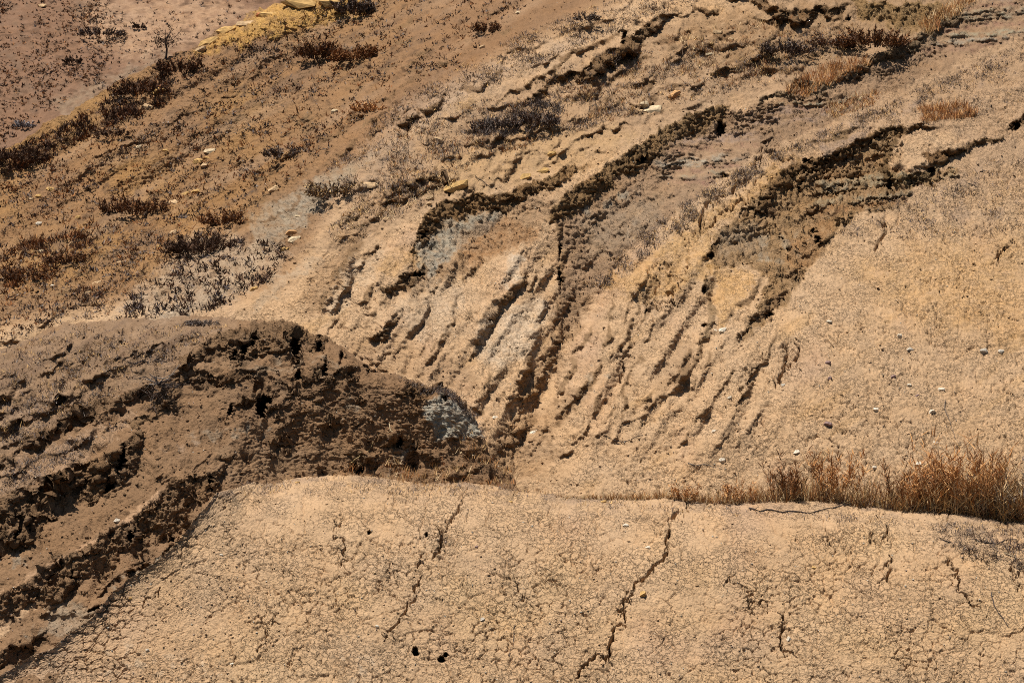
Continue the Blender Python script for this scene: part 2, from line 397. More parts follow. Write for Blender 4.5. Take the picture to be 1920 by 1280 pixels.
# ------------------------------------------------------------------ main hillside
ridge = wiggle_line([(-460, 540), (-100, 340), (0, 285), (60, 252), (130, 215), (200, 165), (260, 135), (310, 108), (350, 98), (372, 86), (395, 66), (440, 50), (470, 22), (520, 5), (600, -10), (680, -34), (800, -78), (2500, -80)], .06, 3)
main = Sheet('hillside', columns(-16, 1936, 1.95, (-440, -330, -240, -170, -120, -80, -45), (1965, 2000, 2050, 2120, 2220, 2360)), ridge,
             arr([(-500, 760), (0, 730), (400, 665), (560, 680), (660, 720), (760, 790), (900, 900), (960, 985), (2500, 1020)]), 600)
M = main
U, V = M.U, M.V
line_gully = [(-440, 900, 1), (0, 640, 1), (200, 596, 1), (420, 592, 1), (540, 560, 1), (600, 480, 1), (660, 380, 1), (720, 300, 1), (850, 200, 1), (1000, 110, 1), (1250, -10, 1), (1500, -120, 1)]
Sg, _ = linefield(arr(line_gully), 2000, (-.6, -1))
dg = samp(Sg, U, V)                                # >0: upper left of the gully line
extra = 3.2*sst(-10, 260, dg)+2.2*sst(60, 700, dg)
# the nose of the right hand slope bulges towards the camera, the gully to its left lies back
D = 18.85/(0.75+(V-640)/FPX)+extra
D -= .55*np.exp(-((U-1500)/330.)**2-((V-700)/260.)**2)
D += .5*np.exp(-(((U-1050)*.9+(V-640)*.25)/70.)**2)*sst(380, 520, V)
rib = sst(420, 520, V)*sst(900, 780, V)*sst(580, 660, U)*sst(1560, 1300, U)
D += rib*(.34*fbm((U*.85+V*.52)/62., (V*.85-U*.52)/330., 3, 8)+.08*n2((U*.85+V*.52)/22., (V*.85-U*.52)/120., 9))
D += sst(-40, 60, dg)*(.30*fbm((U*.5+V*.86)/62., (U*.86-V*.5)/620., 3, 10)+.10*n2((U*.5+V*.86)/24., (U*.86-V*.5)/260., 11))
M.base(D, 'tan')
X0, Z0 = M.X0, M.Z0
# broad earth colours
M.paint(sst(0, 60, dg), (.225, .126, .063))
M.paint(sst(0, 1, dg/60)*sst(-.2, .5, fbm(U/190, V/190, 3, 5))*sst(900, 500, U)if False else sst(20, 120, dg)*sst(900, 420, U+V*.4)*sst(-.5, .3, fbm(U/190, V/150, 3, 5)), (.28, .152, .056), .85)
along = (U*.86-V*.5); across = (U*.5+V*.86)
str1 = fbm(along/240, across/26, 4, 15)
M.paint(sst(10, 90, dg)*sst(.0, .45, str1), 'litter', .55)
M.paint(sst(20, 120, dg)*sst(.12, .5, fbm(along/26, across/9, 3, 16)+.4*fbm(U/160, V/110, 2, 17)), (.12, .07, .038), .75)
M.paint(sst(10, 90, dg)*sst(.05, .5, fbm(along/300, across/40, 3, 19)), (.30, .19, .11), .6)
M.paint(sst(60, 0, dg)*sst(.1, .6, fbm(U/120, V/160, 3, 25))*sst(360, 480, V), 'pink', .8)
M.paint(sst(60, 0, dg)*sst(.15, .55, fbm(along/160, across/40, 3, 26)), 'gold', .35)
M.crackmask *= sst(40, -20, dg)
M.rough += .40*sst(-20, 60, dg)+.07+.30*sst(.0, .6, fbm(U/60, V/90, 3, 28))*sst(330, 480, V)*sst(1500, 1150, U)+.10*sst(.1, .6, fbm(U/80, V/80, 3, 29))
M.paint(sst(60, 0, dg)*sst(470, 250, V)*sst(1350, 1600, U+V*.3), (.30, .192, .112), .75)
# upper middle belt between the gully line and the first headscarp
M.region([(700, 300), (900, 190), (1050, 120), (1280, 30), (1600, 0), (1800, 0), (1600, 130), (1350, 200), (1150, 280), (1000, 335), (850, 375), (760, 410), (640, 480), (600, 470)], (.27, .17, .096), .85, soft=30, cracks=.15, rough=.38)
M.region([(830, 300), (1000, 250), (1150, 240), (1200, 250), (1080, 310), (1000, 335), (850, 370), (800, 360)], (.35, .225, .115), .8, soft=24, rough=.2)
M.region([(700, 250), (760, 190), (860, 140), (1000, 100), (1130, 60), (1000, 130), (880, 190), (760, 245), (690, 290)], (.30, .205, .135), .6, soft=25)
M.region([(640, 300), (760, 250), (800, 300), (640, 380), (600, 380)], (.26, .18, .12), .6, soft=25)
M.region([(470, 405), (560, 350), (630, 315), (700, 290), (650, 340), (600, 390), (565, 430), (510, 480), (440, 545), (360, 590), (290, 600), (400, 525), (470, 470)], 'gravel', .95, soft=18, rough=.5)
M.region([(520, 400), (600, 345), (650, 325), (600, 385), (540, 440)], (.29, .235, .165), .5, soft=20, rough=.4)
M.region([(500, 530), (600, 470), (600, 490), (520, 550), (470, 580)], (.33, .26, .185), .5, soft=10)
M.region([(560, 560), (620, 480), (680, 430), (640, 560), (580, 600)], 'brown', .6, soft=12, rough=.5)
M.region([(1240, 60), (1420, 10), (1800, -20), (1780, 40), (1620, 90), (1500, 130), (1300, 130)], (.25, .15, .075), .8, soft=30, rough=.45, cracks=.1)
# headscarps and slump steps of the upper slopes: (u, v, face height px)
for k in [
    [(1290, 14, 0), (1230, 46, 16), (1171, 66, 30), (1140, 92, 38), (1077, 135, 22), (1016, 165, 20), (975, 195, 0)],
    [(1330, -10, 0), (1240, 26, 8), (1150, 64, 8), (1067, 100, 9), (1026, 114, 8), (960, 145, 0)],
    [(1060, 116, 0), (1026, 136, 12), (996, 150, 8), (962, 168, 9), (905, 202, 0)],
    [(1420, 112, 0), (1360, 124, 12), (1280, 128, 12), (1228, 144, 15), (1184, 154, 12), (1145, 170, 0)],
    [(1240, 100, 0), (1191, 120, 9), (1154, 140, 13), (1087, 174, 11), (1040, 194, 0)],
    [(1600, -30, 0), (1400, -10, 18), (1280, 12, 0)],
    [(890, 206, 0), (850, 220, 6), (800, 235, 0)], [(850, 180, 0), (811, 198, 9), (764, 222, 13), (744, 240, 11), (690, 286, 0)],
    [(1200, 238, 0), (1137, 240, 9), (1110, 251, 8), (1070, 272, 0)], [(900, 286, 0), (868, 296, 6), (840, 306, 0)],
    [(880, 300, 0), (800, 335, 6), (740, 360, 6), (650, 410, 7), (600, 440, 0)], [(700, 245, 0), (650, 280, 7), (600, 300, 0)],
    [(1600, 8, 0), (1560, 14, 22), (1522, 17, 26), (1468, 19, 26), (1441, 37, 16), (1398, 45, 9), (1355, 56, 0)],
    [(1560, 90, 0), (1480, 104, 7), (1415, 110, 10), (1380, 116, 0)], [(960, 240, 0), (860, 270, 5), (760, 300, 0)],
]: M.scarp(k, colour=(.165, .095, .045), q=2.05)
M.scarp([(1590, -6, 0), (1640, 4, 40), (1720, 6, 50), (1800, 8, 0)], colour=(.24, .145, .06), q=1.2, k=.8)
for k in [
    [(560, 350, 0), (640, 285, 7), (700, 250, 9), (850, 165, 8), (1000, 90, 7), (1120, 40, 8), (1230, 0, 0)], [(300, 520, 0), (420, 440, 6), (560, 345, 7), (640, 295, 0)],
    [(0, 560, 4), (120, 500, 6), (200, 455, 6), (350, 372, 5), (480, 318, 7), (640, 235, 6), (800, 125, 7), (900, 60, 0)], [(-20, 640, 4), (120, 572, 6), (300, 472, 7), (420, 405, 5), (520, 345, 0)],
    [(700, 400, 0), (800, 340, 7), (900, 290, 8), (1010, 240, 6), (1120, 200, 8), (1250, 160, 6), (1350, 150, 0)], [(640, 450, 0), (720, 395, 8), (800, 352, 9), (850, 330, 0)],
    [(0, 420, 0), (150, 330, 4), (300, 250, 5), (450, 170, 4), (600, 90, 5), (700, 50, 0)], [(850, 240, 0), (950, 195, 9), (1050, 160, 7), (1150, 120, 10), (1260, 70, 9), (1340, 40, 0)],
    [(1250, 100, 0), (1330, 70, 9), (1420, 55, 7), (1500, 60, 0)], [(1290, 170, 0), (1400, 140, 6), (1500, 130, 8), (1580, 105, 0)], [(620, 470, 0), (680, 420, 9), (760, 370, 8), (800, 355, 0)],
]: M.scarp(k, colour=(.17, .098, .048), q=1.7, R=4., k=.75)
ledges(M, [(640, 440), (900, 240), (1300, 60), (1600, 20), (1450, 160), (1150, 250), (1000, 330), (760, 400), (640, 470)], 84, (30, 120), (4, 13), 30, 5, colour=(.16, .095, .048), k=.7)
ledges(M, [(0, 560), (300, 330), (700, 30), (1000, 20), (850, 150), (600, 330), (300, 560)], 60, (25, 90), (3, 8), 33, 6, colour=(.17, .105, .052), k=.6)
ledges(M, [(620, 620), (700, 460), (900, 520), (1030, 470), (1020, 640), (960, 780), (860, 700)], 24, (18, 80), (3, 8), 57, 7, colour=(.2, .12, .06), k=.7, dirn=(1, .8))
ledges(M, [(1080, 560), (1330, 480), (1420, 600), (1400, 760), (1200, 830), (1040, 830)], 24, (18, 90), (2, 6), 60, 8, colour=(.23, .14, .072), k=.6, dirn=(1, .8))
ledges(M, [(1080, 420), (1400, 240), (1700, 110), (1740, 130), (1400, 290), (1200, 430), (1090, 560)], 40, (10, 50), (3, 8), 20, 9, colour=(.16, .10, .06), k=.6)
ledges(M, [(1350, 430), (1480, 330), (1680, 280), (1680, 380), (1560, 420), (1480, 520), (1380, 490)], 34, (10, 40), (3, 9), 15, 10, colour=(.14, .083, .04), k=.7)
# the long middle bowl with talus and shale bands
bowl = [(1050, 405), (1075, 352), (1160, 312), (1220, 272), (1290, 236), (1360, 212), (1450, 185), (1560, 165), (1680, 100), (1760, 58), (1830, 5), (1940, -20), (2100, -20), (2100, 40), (1925, 72), (1860, 80), (1800, 115), (1745, 145), (1630, 192), (1580, 218), (1510, 250), (1408, 296), (1364, 322), (1334, 343), (1280, 393), (1230, 430), (1180, 470), (1130, 520), (1090, 580), (1055, 640), (1040, 600), (1055, 520), (1050, 450)]
mb = M.region(bowl, (.235, .147, .085), .95, patchy=.3, rough=.7, soft=9, depth=.30, ramp=95, cracks=.03, nz=9)
zb = V+.06*(U-1300)+5*n2(U/22, V/22, 41)+9*n2(U/90, V/60, 42)
for z0, wd, cn, kk, ua, ub in [(300, 9, 'grey', .75, 1225, 1390), (316, 6, 'red', .7, 1260, 1400), (329, 5, 'green', .5, 1240, 1380), (338, 9, 'red', .75, 1260, 1370), (262, 9, 'purple', .7, 1250, 1420), (279, 8, 'red', .5, 1260, 1420), (222, 9, 'purple', .8, 1400, 1580), (209, 4, 'green', .75, 1460, 1620), (216, 5, 'red', .7, 1480, 1600), (240, 8, 'purple', .6, 1380, 1540),
                              (55, 5, 'green', .6, 1700, 2000), (42, 5, 'red', .7, 1760, 2000), (66, 7, 'green', .7, 1740, 2000), (84, 6, 'red', .6, 1740, 2000), (98, 6, 'green', .75, 1740, 2000), (30, 6, 'purple', .7, 1780, 2000), (108, 4, 'grey', .7, 1740, 1900), (120, 8, 'red', .5, 1700, 1900)]:
    bm_ = mb*(1-sst(.5, 1.1, np.abs(zb-z0)/wd))*sst(ua-20, ua+20, U)*sst(ub+20, ub-20, U)*sst(-.45, .1, n2(U/26, V/9, int(z0)))
    M.paint(bm_*np.clip(.6+1.4*fbm(U/9, V/4, 3, 47), 0, 1), cn, kk); M.D -= bm_*.05*(1 if cn in ('grey', 'green') else -.4)
M.rough = mix(M.rough, .42, mb*np.clip(sst(1730, 1770, U)+sst(1235, 1265, U)*sst(1440, 1400, U)*sst(250, 262, V), 0, 1))
lay = (zb/7.5+.5*n2(U/40, V/40, 49)) % 1.0
M.D += mb*.075*(lay-.5)*(sst(1200, 1260, U)*sst(365, 345, V))*sst(-.3, .3, n2(U/45, V/30, 50))
M.region([(1085, 385), (1180, 355), (1230, 340), (1190, 372), (1100, 402)], 'grey', .7, soft=8, nz=8, speck=18)
M.region([(1170, 405), (1210, 400), (1200, 440), (1175, 440)], 'pale', .8, soft=6, nz=10, speck=14)
M.region([(1080, 400), (1250, 360), (1230, 420), (1150, 480), (1100, 480)], 'gravel', .5, soft=20, rough=.35)
# second, left bowl
M.region([(800, 402), (900, 385), (980, 360), (1045, 375), (1050, 400), (1010, 430), (960, 470), (880, 505), (830, 530), (780, 560), (735, 560), (765, 510), (780, 470)], 'brown', .85, rough=.7, soft=10, depth=.15, ramp=60, cracks=.1)
M.region([(785, 455), (830, 412), (900, 400), (955, 397), (925, 425), (880, 450), (830, 490), (800, 525), (782, 500)], (.285, .262, .205), .75, rough=.5, soft=9, nz=10, cracks=.1)
M.region([(860, 430), (960, 400), (1020, 430), (960, 470), (880, 500), (860, 470)], 'rust', .45, rough=.5, soft=14)
M.region([(930, 385), (1000, 350), (1040, 345), (1050, 390), (1010, 430), (960, 420)], (.34, .215, .12), .8, rough=.25, soft=10)
# right bowl
rb = [(1335, 442), (1400, 388), (1430, 352), (1470, 317), (1535, 297), (1600, 274), (1640, 252), (1690, 240), (1690, 320), (1750, 325), (1790, 302), (1790, 330), (1720, 352), (1685, 388), (1605, 402), (1572, 430), (1545, 470), (1505, 520), (1450, 590), (1400, 640), (1380, 640), (1420, 580), (1440, 520), (1400, 500), (1335, 500)]
mr_ = M.region(rb, (.245, .148, .070), .95, patchy=.3, rough=.9, soft=7, depth=.30, ramp=80, cracks=.05, nz=9)
zb2 = V+.13*(U-1600)+6*n2(U/24, V/24, 45)
for z0, wd, cn, kk in [(340, 6, 'green', .6), (352, 6, 'green', .55), (330, 6, 'rust', .55), (364, 7, 'brown', .5), (375, 6, 'green', .5), (388, 8, 'rust', .7), (318, 6, 'dark', .4), (302, 8, 'rust', .4)]:
    bm_ = mr_*(1-sst(.5, 1.1, np.abs(zb2-z0)/wd))*sst(1500, 1540, U)*sst(-.45, .1, n2(U/30, V/9, int(z0)))
    M.paint(bm_*np.clip(.6+1.4*fbm(U/9, V/4, 3, 48), 0, 1), cn, kk); M.D -= bm_*.06*(1 if cn == 'green' else -.5)
lay = (zb2/8+.5*n2(U/40, V/40, 53)) % 1.0
M.D += mr_*.085*(lay-.5)*sst(1460, 1520, U)*sst(-.4, .2, n2(U/45, V/30, 54))
M.region([(1420, 440), (1500, 430), (1500, 480), (1450, 500), (1420, 490)], 'grey', .6, soft=14, rough=.55, speck=22)
M.region([(1345, 440), (1420, 420), (1430, 470), (1350, 480)], 'gravel', .6, soft=14)
M.region([(1480, 440), (1560, 410), (1570, 430), (1520, 500), (1470, 510)], 'rust', .4, soft=14)
M.region([(1340, 500), (1400, 505), (1425, 520), (1395, 565), (1350, 610), (1335, 560)], 'gold', .7, soft=10, depth=.0)
# tan shelf inside the right bowl
M.region([(1668, 264), (1745, 246), (1830, 262), (1795, 286), (1735, 282), (1748, 308), (1700, 322), (1670, 318)], 'tan', .95, soft=5, depth=-.14, nz=6)
M.region([(1535, 268), (1600, 250), (1630, 240), (1622, 258), (1560, 290), (1540, 294)], 'thatch', .9, soft=4, depth=-.10, nz=5)
# headscarps of the bowls
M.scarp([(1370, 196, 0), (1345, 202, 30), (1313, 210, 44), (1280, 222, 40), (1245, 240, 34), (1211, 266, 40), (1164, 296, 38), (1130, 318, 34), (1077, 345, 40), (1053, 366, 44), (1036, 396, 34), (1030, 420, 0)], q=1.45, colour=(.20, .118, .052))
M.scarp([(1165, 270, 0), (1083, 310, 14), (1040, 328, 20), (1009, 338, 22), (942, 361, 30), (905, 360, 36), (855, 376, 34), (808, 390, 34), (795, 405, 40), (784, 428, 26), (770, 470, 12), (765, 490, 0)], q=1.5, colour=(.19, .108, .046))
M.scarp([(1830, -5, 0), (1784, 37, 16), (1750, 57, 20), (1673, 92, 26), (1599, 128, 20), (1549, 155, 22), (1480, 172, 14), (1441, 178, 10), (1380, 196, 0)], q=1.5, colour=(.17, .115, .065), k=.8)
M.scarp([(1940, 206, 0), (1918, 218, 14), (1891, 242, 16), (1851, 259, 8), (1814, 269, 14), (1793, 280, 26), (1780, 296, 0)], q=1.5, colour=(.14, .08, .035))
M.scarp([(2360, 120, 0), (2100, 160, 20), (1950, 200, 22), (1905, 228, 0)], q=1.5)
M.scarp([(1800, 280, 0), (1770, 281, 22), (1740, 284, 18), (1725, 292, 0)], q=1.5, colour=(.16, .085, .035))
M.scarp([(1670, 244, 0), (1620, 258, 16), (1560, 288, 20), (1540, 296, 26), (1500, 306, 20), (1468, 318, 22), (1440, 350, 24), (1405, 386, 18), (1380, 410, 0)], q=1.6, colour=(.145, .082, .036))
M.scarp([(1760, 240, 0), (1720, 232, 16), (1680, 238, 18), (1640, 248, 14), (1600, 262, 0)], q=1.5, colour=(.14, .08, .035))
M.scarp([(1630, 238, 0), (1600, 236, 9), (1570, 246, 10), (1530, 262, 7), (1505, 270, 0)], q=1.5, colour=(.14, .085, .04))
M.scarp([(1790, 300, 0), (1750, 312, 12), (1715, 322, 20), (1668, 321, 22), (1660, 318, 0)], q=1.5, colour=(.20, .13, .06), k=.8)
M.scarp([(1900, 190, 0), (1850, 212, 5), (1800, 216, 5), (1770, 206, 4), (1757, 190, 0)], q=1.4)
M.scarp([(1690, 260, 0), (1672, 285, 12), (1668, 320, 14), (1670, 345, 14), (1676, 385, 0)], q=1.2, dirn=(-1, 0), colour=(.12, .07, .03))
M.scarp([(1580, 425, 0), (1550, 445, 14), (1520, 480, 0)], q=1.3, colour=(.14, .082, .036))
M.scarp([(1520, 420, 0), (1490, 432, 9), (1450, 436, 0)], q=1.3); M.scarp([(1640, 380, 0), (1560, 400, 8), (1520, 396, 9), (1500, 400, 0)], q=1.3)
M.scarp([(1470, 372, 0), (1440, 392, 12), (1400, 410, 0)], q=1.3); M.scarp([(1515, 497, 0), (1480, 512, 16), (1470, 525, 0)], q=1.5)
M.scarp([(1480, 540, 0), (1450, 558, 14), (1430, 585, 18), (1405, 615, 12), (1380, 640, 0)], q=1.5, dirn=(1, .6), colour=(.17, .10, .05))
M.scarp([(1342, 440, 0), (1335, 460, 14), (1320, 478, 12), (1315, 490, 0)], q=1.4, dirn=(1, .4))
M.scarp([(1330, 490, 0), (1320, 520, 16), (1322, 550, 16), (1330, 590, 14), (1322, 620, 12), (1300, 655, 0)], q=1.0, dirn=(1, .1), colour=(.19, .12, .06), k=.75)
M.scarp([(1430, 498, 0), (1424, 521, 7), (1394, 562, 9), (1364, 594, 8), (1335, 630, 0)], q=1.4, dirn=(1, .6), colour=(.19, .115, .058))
# long rills running together at the foot of the nose
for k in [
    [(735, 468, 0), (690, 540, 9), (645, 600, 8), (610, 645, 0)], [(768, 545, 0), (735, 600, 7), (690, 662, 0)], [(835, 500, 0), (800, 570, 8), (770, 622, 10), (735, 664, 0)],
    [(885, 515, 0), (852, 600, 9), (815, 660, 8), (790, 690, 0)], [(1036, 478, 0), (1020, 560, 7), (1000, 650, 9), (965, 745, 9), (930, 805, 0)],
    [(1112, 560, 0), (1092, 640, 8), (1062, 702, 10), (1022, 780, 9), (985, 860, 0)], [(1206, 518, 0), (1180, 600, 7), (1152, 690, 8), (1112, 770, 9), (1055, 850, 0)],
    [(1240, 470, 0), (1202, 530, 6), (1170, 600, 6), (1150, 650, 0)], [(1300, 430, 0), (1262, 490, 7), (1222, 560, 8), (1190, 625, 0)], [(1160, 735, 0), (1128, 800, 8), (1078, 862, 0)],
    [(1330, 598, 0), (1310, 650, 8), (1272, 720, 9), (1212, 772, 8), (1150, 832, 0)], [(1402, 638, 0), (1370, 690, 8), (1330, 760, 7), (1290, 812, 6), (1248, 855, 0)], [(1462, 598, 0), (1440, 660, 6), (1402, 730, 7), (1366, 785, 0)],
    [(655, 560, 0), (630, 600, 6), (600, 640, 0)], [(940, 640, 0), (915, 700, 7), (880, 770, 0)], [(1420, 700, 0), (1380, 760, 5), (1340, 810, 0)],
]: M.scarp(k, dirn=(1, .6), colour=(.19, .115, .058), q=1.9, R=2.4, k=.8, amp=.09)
# front ribs and rills of the nose
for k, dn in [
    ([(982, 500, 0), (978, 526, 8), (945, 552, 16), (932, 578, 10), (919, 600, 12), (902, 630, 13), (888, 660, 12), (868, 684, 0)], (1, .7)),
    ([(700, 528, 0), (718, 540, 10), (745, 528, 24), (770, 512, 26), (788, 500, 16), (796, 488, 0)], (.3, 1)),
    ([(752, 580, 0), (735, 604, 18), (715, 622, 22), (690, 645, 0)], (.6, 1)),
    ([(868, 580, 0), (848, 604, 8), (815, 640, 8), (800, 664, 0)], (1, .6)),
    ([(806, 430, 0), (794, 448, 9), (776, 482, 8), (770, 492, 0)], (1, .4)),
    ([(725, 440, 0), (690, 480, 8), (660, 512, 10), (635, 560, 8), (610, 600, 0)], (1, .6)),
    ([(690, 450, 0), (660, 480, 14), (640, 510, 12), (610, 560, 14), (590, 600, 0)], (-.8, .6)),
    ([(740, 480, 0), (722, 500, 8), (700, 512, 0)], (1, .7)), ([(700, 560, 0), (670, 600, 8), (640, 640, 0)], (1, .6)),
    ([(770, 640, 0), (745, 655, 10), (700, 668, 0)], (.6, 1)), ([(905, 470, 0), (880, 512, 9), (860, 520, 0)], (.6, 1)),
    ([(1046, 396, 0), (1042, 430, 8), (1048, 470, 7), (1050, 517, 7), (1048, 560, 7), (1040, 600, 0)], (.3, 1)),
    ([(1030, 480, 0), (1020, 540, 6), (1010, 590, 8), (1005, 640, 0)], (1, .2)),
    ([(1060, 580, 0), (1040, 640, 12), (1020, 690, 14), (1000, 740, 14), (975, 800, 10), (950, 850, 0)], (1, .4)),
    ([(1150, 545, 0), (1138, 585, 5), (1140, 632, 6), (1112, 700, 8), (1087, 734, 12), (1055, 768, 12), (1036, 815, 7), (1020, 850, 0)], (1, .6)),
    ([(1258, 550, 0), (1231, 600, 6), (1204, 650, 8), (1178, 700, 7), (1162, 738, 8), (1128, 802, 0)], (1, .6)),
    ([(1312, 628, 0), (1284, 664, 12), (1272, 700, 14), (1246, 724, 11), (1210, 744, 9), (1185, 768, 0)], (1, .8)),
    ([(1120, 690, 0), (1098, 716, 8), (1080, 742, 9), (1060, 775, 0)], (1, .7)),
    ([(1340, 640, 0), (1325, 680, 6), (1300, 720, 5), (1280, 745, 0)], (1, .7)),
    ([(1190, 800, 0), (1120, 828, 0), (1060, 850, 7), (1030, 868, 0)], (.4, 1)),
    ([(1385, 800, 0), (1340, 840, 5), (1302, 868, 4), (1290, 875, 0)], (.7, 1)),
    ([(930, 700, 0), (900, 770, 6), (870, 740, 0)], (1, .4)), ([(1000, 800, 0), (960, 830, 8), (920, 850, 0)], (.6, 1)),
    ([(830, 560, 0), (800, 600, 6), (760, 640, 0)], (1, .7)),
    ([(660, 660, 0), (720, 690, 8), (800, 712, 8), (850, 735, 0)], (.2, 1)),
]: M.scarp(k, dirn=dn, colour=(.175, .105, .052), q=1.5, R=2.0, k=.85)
M.region([(1030, 560), (1080, 540), (1110, 555), (1075, 640), (1040, 690), (1005, 770), (985, 840), (930, 890), (890, 890), (950, 800), (990, 700), (1030, 640)], 'brown', .7, rough=.8, soft=14, cracks=.15, nz=16)
M.region([(640, 640), (760, 640), (870, 670), (900, 720), (860, 735), (760, 705), (680, 690)], 'brown', .55, rough=.45, soft=14, cracks=.2)
M.region([(900, 600), (1000, 560), (1030, 580), (1000, 660), (940, 690), (900, 680)], 'pale', .6, soft=24)
M.region([(950, 470), (980, 480), (975, 520), (945, 530)], 'pale', .8, soft=8); M.region([(740, 560), (800, 520), (880, 520), (860, 600), (800, 640), (740, 600)], 'pale', .35, soft=20)
M.region([(660, 490), (720, 470), (700, 510), (620, 600), (590, 600)], 'pale', .45, soft=10)
M.region([(700, 500), (770, 470), (785, 490), (730, 525)], 'gold', .5, soft=10)
M.region([(1085, 700), (1120, 690), (1150, 700), (1080, 750)], 'grey', .45, soft=14, speck=14)
M.region([(980, 790), (1080, 720), (1100, 740), (1050, 800), (990, 850)], 'brown', .55, rough=.5, soft=14, cracks=.2)
M.region([(1270, 640), (1310, 640), (1280, 730), (1210, 760), (1230, 720)], 'brown', .4, rough=.4, soft=12)
M.region([(900, 830), (1000, 810), (1060, 850), (1000, 900), (880, 900)], 'brown', .6, rough=.5, soft=16, cracks=.2)
M.region([(460, 40), (500, 5), (640, -20), (700, 0), (640, 40), (540, 60), (400, 100), (360, 100), (400, 70)], (.46, .262, .078), .9, soft=14, rough=.7, depth=-.15)
M.region([(1100, 530), (1330, 350), (1420, 300), (1600, 220), (1920, 90), (2100, 60), (2100, 130), (1920, 130), (1640, 230), (1480, 280), (1330, 395), (1180, 520)], 'thatch', .75, soft=12, cracks=.4, speck=40)
M.region([(1120, 540), (1300, 420), (1400, 350), (1480, 290), (1460, 320), (1400, 385), (1340, 430), (1330, 520), (1240, 560)], 'gold', .7, soft=20)
M.region([(1560, 440), (1700, 360), (1930, 280), (1930, 420), (1700, 440)], 'thatch', .5, soft=40, speck=30)
M.region([(1590, 500), (1800, 440), (1930, 430), (1930, 640), (1700, 600)], 'gold', .5, soft=80)
M.region([(0, 480), (60, 440), (150, 440), (170, 460), (90, 530), (0, 560)], 'litter', .7, soft=30, speck=30)
M.region([(200, 600), (300, 505), (365, 440), (430, 440), (550, 470), (500, 530), (420, 570), (330, 590), (250, 600)], (.36, .26, .17), .8, soft=30, rough=.4)
M.region([(240, 585), (320, 560), (330, 590), (270, 600)], 'pale', .7, soft=10, speck=20)
for k in [[(1495, 274, 1.5), (1408, 332, 3), (1364, 366, 4), (1314, 410, 4), (1295, 434, 2)], [(1440, 320, 1), (1380, 380, 3), (1330, 425, 3), (1280, 460, 1)], [(754, 188, 2), (726, 210, 4), (700, 228, 4), (694, 248, 2)], [(770, 205, 1), (742, 214, 3), (732, 226, 1)], [(835, 309, 1), (838, 340, 4), (842, 366, 2)], [(790, 240, 1), (750, 255, 3), (745, 262, 1)],
          [(1190, 640, 1), (1170, 690, 3), (1160, 720, 1)], [(1480, 632, 1), (1500, 655, 3), (1478, 690, 2)], [(1430, 660, 1), (1400, 720, 3), (1380, 760, 1)], [(1500, 640, 1), (1470, 690, 4), (1440, 720, 1)], [(1260, 480, 1), (1225, 560, 3), (1215, 600, 1)], [(1290, 470, 1), (1270, 530, 3), (1240, 580, 1)], [(1655, 410, 2), (1660, 440, 3), (1640, 470, 1)], [(1900, 450, 1), (1880, 470, 3), (1870, 500, 1)]]:
    M.crack(k, .2, .25)
for h in [(1350, 244, 11, 17, .5, 10), (1206, 300, 9, 12, .4, 30), (1480, 470, 9, 5, .3, 0), (1464, 448, 8, 4, .3, -10), (1330, 478, 10, 5, .3, -20), (1532, 446, 4, 20, .35, -25), (920, 601, 5, 4, .25, 0), (797, 440, 4, 14, .4, 18), (780, 516, 18, 6, .35, -20), (1500, 350, 4, 22, .3, 10), (1512, 304, 8, 7, .3, 0), (1745, 318, 9, 6, .35, 0), (1668, 350, 6, 18, .35, 8), (1905, 235, 14, 10, .4, -30), (1050, 470, 3, 20, .35, 3), (1050, 525, 4, 24, .35, -4), (1320, 545, 4, 9, .25, 0), (1322, 610, 7, 5, .25, -30), (1400, 628, 6, 5, .25, -30), (1440, 590, 10, 6, .25, -40), (1170, 72, 4, 18, .35, 8), (1592, 36, 5, 6, .3, 0), (1360, 330, 8, 4, .3, 0)]:
    M.hole(*h)
M.relief(clod=.06, small=.024, big=.06, crack=.042, cell=.12)
M.build()

# ------------------------------------------------------------------ left spur with the slumped scarps
stop = wiggle_line([(-460, 900), (-100, 700), (0, 652), (60, 628), (130, 603), (230, 594), (330, 592), (440, 598), (500, 600), (545, 603), (600, 626), (645, 652), (700, 690), (760, 705), (840, 731), (880, 765), (906, 795), (918, 830), (945, 880), (990, 935), (1100, 970)], .03, 5)
spur = Sheet('eroded_spur', columns(-16, 1000, 1.95, (-440, -330, -240, -170, -120, -80, -45), (1040, 1090)), stop,
             arr([(-500, 1390), (0, 1345), (150, 1240), (300, 1110), (400, 1010), (470, 960), (1100, 990)]), 400)
B = spur; U, V = B.U, B.V
vt = B.vt[None]
D = 16.86/(.75+(V-640)/FPX)
D += .9*np.exp(-np.maximum(V-vt, 0)/26.)*sst(700, 300, U)+.35*np.exp(-np.maximum(V-vt, 0)/14.)
D += .95*sst(380, 640, U)*sst(640, 900, V)                 # the big scarp stands nearly upright
D += .22*sst(560, 930, U)*sst(700, 880, V)
B.base(D, 'brown')
B.paint(np.ones_like(U), (.205, .120, .063))
along = (U*.88-V*.47); across = (U*.47+V*.88)
toplm = [(-460, 860), (0, 640), (200, 585), (450, 590), (447, 615), (380, 637), (346, 680), (279, 718), (235, 735), (155, 765), (100, 798), (67, 822), (0, 862), (-460, 1080)]
mt = B.region(toplm, (.225, .143, .084), .95, soft=16, rough=.35, patchy=.3)
B.paint(mt*sst(.05, .4, fbm(along/150, across/14, 4, 115)), 'litter', .7)
B.paint(mt*sst(.1, .5, fbm(along/200, across/22, 4, 118)), (.28, .185, .115), .7)
B.rough += .36*(1-mt)
B.region([(-60, 870), (60, 850), (180, 800), (260, 775), (250, 800), (190, 840), (100, 890), (-60, 960)], (.265, .168, .10), .95, soft=8, rough=.15, set_=True, patchy=.2)
